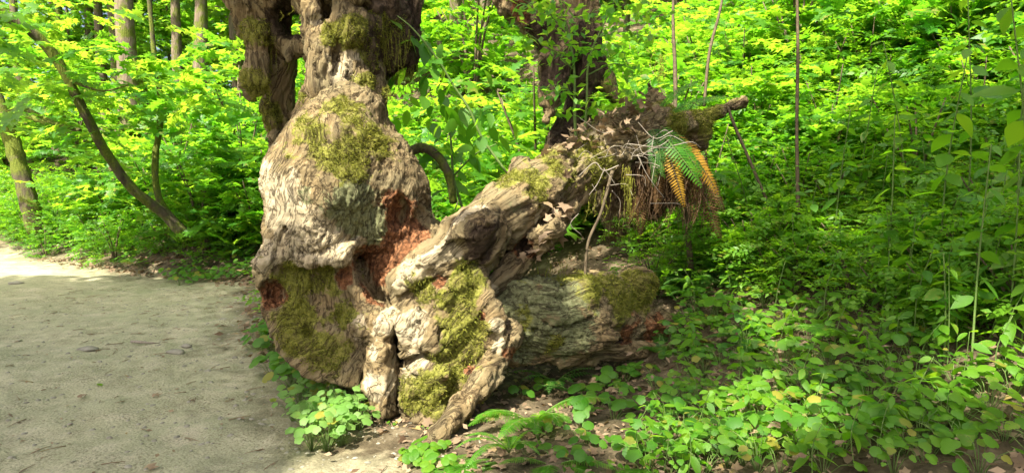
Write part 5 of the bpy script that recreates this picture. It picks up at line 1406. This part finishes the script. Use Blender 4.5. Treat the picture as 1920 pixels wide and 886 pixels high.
# grit, crumbs and twigs lying on the trail
def pebble_t(seed, sub=6):
    r = np.random.default_rng(seed); th = np.linspace(0, 2 * np.pi, sub, endpoint=False); V = [(0, 0, .35)]
    for z, q in ((.22, .7), (-.1, 1.0)):
        for a in th: V.append((math.cos(a) * q * r.uniform(.75, 1.2), math.sin(a) * q * r.uniform(.6, 1.1), z * r.uniform(.7, 1.3)))
    F = [(0, 1 + i, 1 + (i + 1) % sub) for i in range(sub)]
    for i in range(sub):
        a, b = 1 + i, 1 + (i + 1) % sub; F += [(a, a + sub, b + sub), (a, b + sub, b)]
    return np.array(V), np.array(F)
g = Geo(); n = 9000
X, Y = rng.uniform(-6, 0, n), rng.uniform(2.4, 9, n); dd = edge_dist(X, Y); m = (dd < .9) & (rng.random(n) < np.where(dd > -.9, 1, .45)); X, Y = X[m], Y[m]; n = len(X)
T = np.stack([X, Y, terr(X, Y)], -1); s = .004 + .02 * rng.random(n) ** 5
for k in range(3):
    q = np.arange(n) % 3 == k; g.stamp(pebble_t(k), rots(rng.uniform(0, 6.28, q.sum()), rng.normal(0, .2, q.sum()), rng.normal(0, .2, q.sum())), T[q], s[q])
tag(obj('trail_grit', g.mesh('trail_grit', M['stone'])), 'small stones and grit lying on the trail', 'grit', kind='stuff')
g = Geo(); n = 900
X, Y = rng.uniform(-6, .2, n), rng.uniform(2.5, 9, n); m = edge_dist(X, Y) < .8; X, Y = X[m], Y[m]; n = len(X); T = np.stack([X, Y, terr(X, Y) + .006], -1)
g.stamp(L_OVS, rots(rng.uniform(0, 6.28, n), rng.normal(0, .1, n), rng.normal(0, .2, n)), T, rng.uniform(.015, .05, n))
for i in range(0, n, 3):
    a = rng.uniform(0, 6.28); e = np.array([math.cos(a), math.sin(a), 0]) * rng.uniform(.02, .08); add_tube(g, catmull([T[i] - e, T[i] + (0, 0, .004), T[i] + e], 4), [.003, .0015], 4)
tag(obj('trail_crumbs', g.mesh('trail_crumbs', M['leaf_dead'])), 'leaf crumbs and bits of twig scattered on the trail', 'litter', kind='stuff')
def rock(px, py, size, flat, label, seed):
    r = np.random.default_rng(seed); V, F = [], []; nu, nv = 12, 7
    import bmesh
    bm = bmesh.new(); bmesh.ops.create_icosphere(bm, subdivisions=3, radius=1.0); V = np.array([v.co[:] for v in bm.verts]); F = np.array([[v.index for v in f.verts] for f in bm.faces]); bm.free()
    V = V * (1 + .28 * fbm(V * 1.4 + seed, 3))[:, None]; V = V * np.array([size, size * .65, size * flat])
    g = Geo(); g.add(V, F); o = obj('stone', g.mesh('stone', M['stone'])); o.location = G(px, py) + (0, 0, size * flat * .15); o.rotation_euler = (0, 0, r.uniform(-.4, .4))
    return tag(o, label, 'stone')
rock(165, 655, .085, .28, 'flat pale stone half buried in the middle of the trail', 1)
rock(330, 662, .08, .35, 'grey stone at the trail edge below the bare stick', 2)
rock(350, 650, .05, .4, 'dark angular stone sunk beside the grey stone', 3)
rock(440, 672, .022, .6, 'small white pebble on the eroded trail edge', 4)
rock(205, 822, .016, .8, 'small dark stone standing up from the near trail', 5)
rock(420, 600, .05, .35, 'flat stone on the dark soil close to the stump', 6)
rock(30, 532, .10, .3, 'pale flat stone on the sunlit far trail', 7)
rock(512, 800, .03, .5, 'grey stone beside the bright clump of leaves', 8)
gs = G(270, 646); st = thing('trail_stick', 'pale bare stick lying on the trail near the flat stone', 'stick', gs); g = Geo()
add_tube(g, catmull([(-.13, .03, .02), (-.05, .0, .022), (.05, -.015, .018), (.14, .0, .012)], 14), [.012, .016, .01, .005], 8, .25, 20); obj('shaft', g.mesh('shaft', M['twig_white']), st)
g = Geo(); g.add(L_OV[0][0] * .07, L_OV[0][1], .3); o = obj('green_leaf', g.mesh('green_leaf', M['leaf_fresh'])); o.location = G(190, 727) + (0, 0, .012); o.rotation_euler = (.15, .1, .9); tag(o, 'single fresh green leaf fallen on the bare trail', 'leaf')
for a, b, s in ((285, 745, .07), (145, 745, .06), (320, 775, .05), (270, 880, .08), (140, 790, .03)):
    o = dead_leaf(G(a, b) + (0, 0, .012), s, {285: 'pale dry leaf curled on the trail below the stick', 145: 'brown scrap of leaf on the near trail', 320: 'thin dry leaf scrap on the sandy trail edge', 270: 'reddish dry leaf at the bottom edge of the trail', 140: 'tiny orange leaf scrap on the near trail'}[a], None)
    o.rotation_euler = (.1, .12, random.uniform(0, 6))

# ------------------------------------------------------------------ labels: say which one, by what stands nearest in the place
MARKS = [('the trail bend', 120), ('the crooked maple', 320), ('the hollow snag', 600), ('the gap sapling', 860), ('the second snag', 1090), ('the orange fern', 1270), ('the straight bare stem', 1495), ('the leaning branch', 1720), ('the picture edge', 1900)]
ORD = 'first second third fourth fifth sixth seventh eighth ninth tenth'.split()
def px_of(o):
    return frame_px(*o.matrix_world.translation)[0] if o.parent is None else 0
bpy.context.view_layer.update()
by = {}
for o in COL.objects:
    if o.parent is None and o.get('group') and o.get('label') and o.type in ('EMPTY', 'MESH') and not o['label'].startswith('tall maple'):
        by.setdefault(o['label'], []).append(o)
for lab, os_ in list(by.items()):
    if len(os_) < 2: continue
    fine_ = {}
    for o in os_:
        x = px_of(o); nm = min(MARKS, key=lambda m: abs(m[1] - x))[0]
        fine_.setdefault(nm, []).append(o)
    for nm, grp in fine_.items():
        extra = (' near ' + nm) if len(fine_) > 1 and len(lab.split()) <= 11 else ''
        grp.sort(key=px_of)
        for i, o in enumerate(grp):
            tail = ', ' + ORD[i] + ' from the trail' if 1 < len(grp) <= 10 and len((lab + extra).split()) <= 12 else ''
            o['label'] = lab + extra + tail
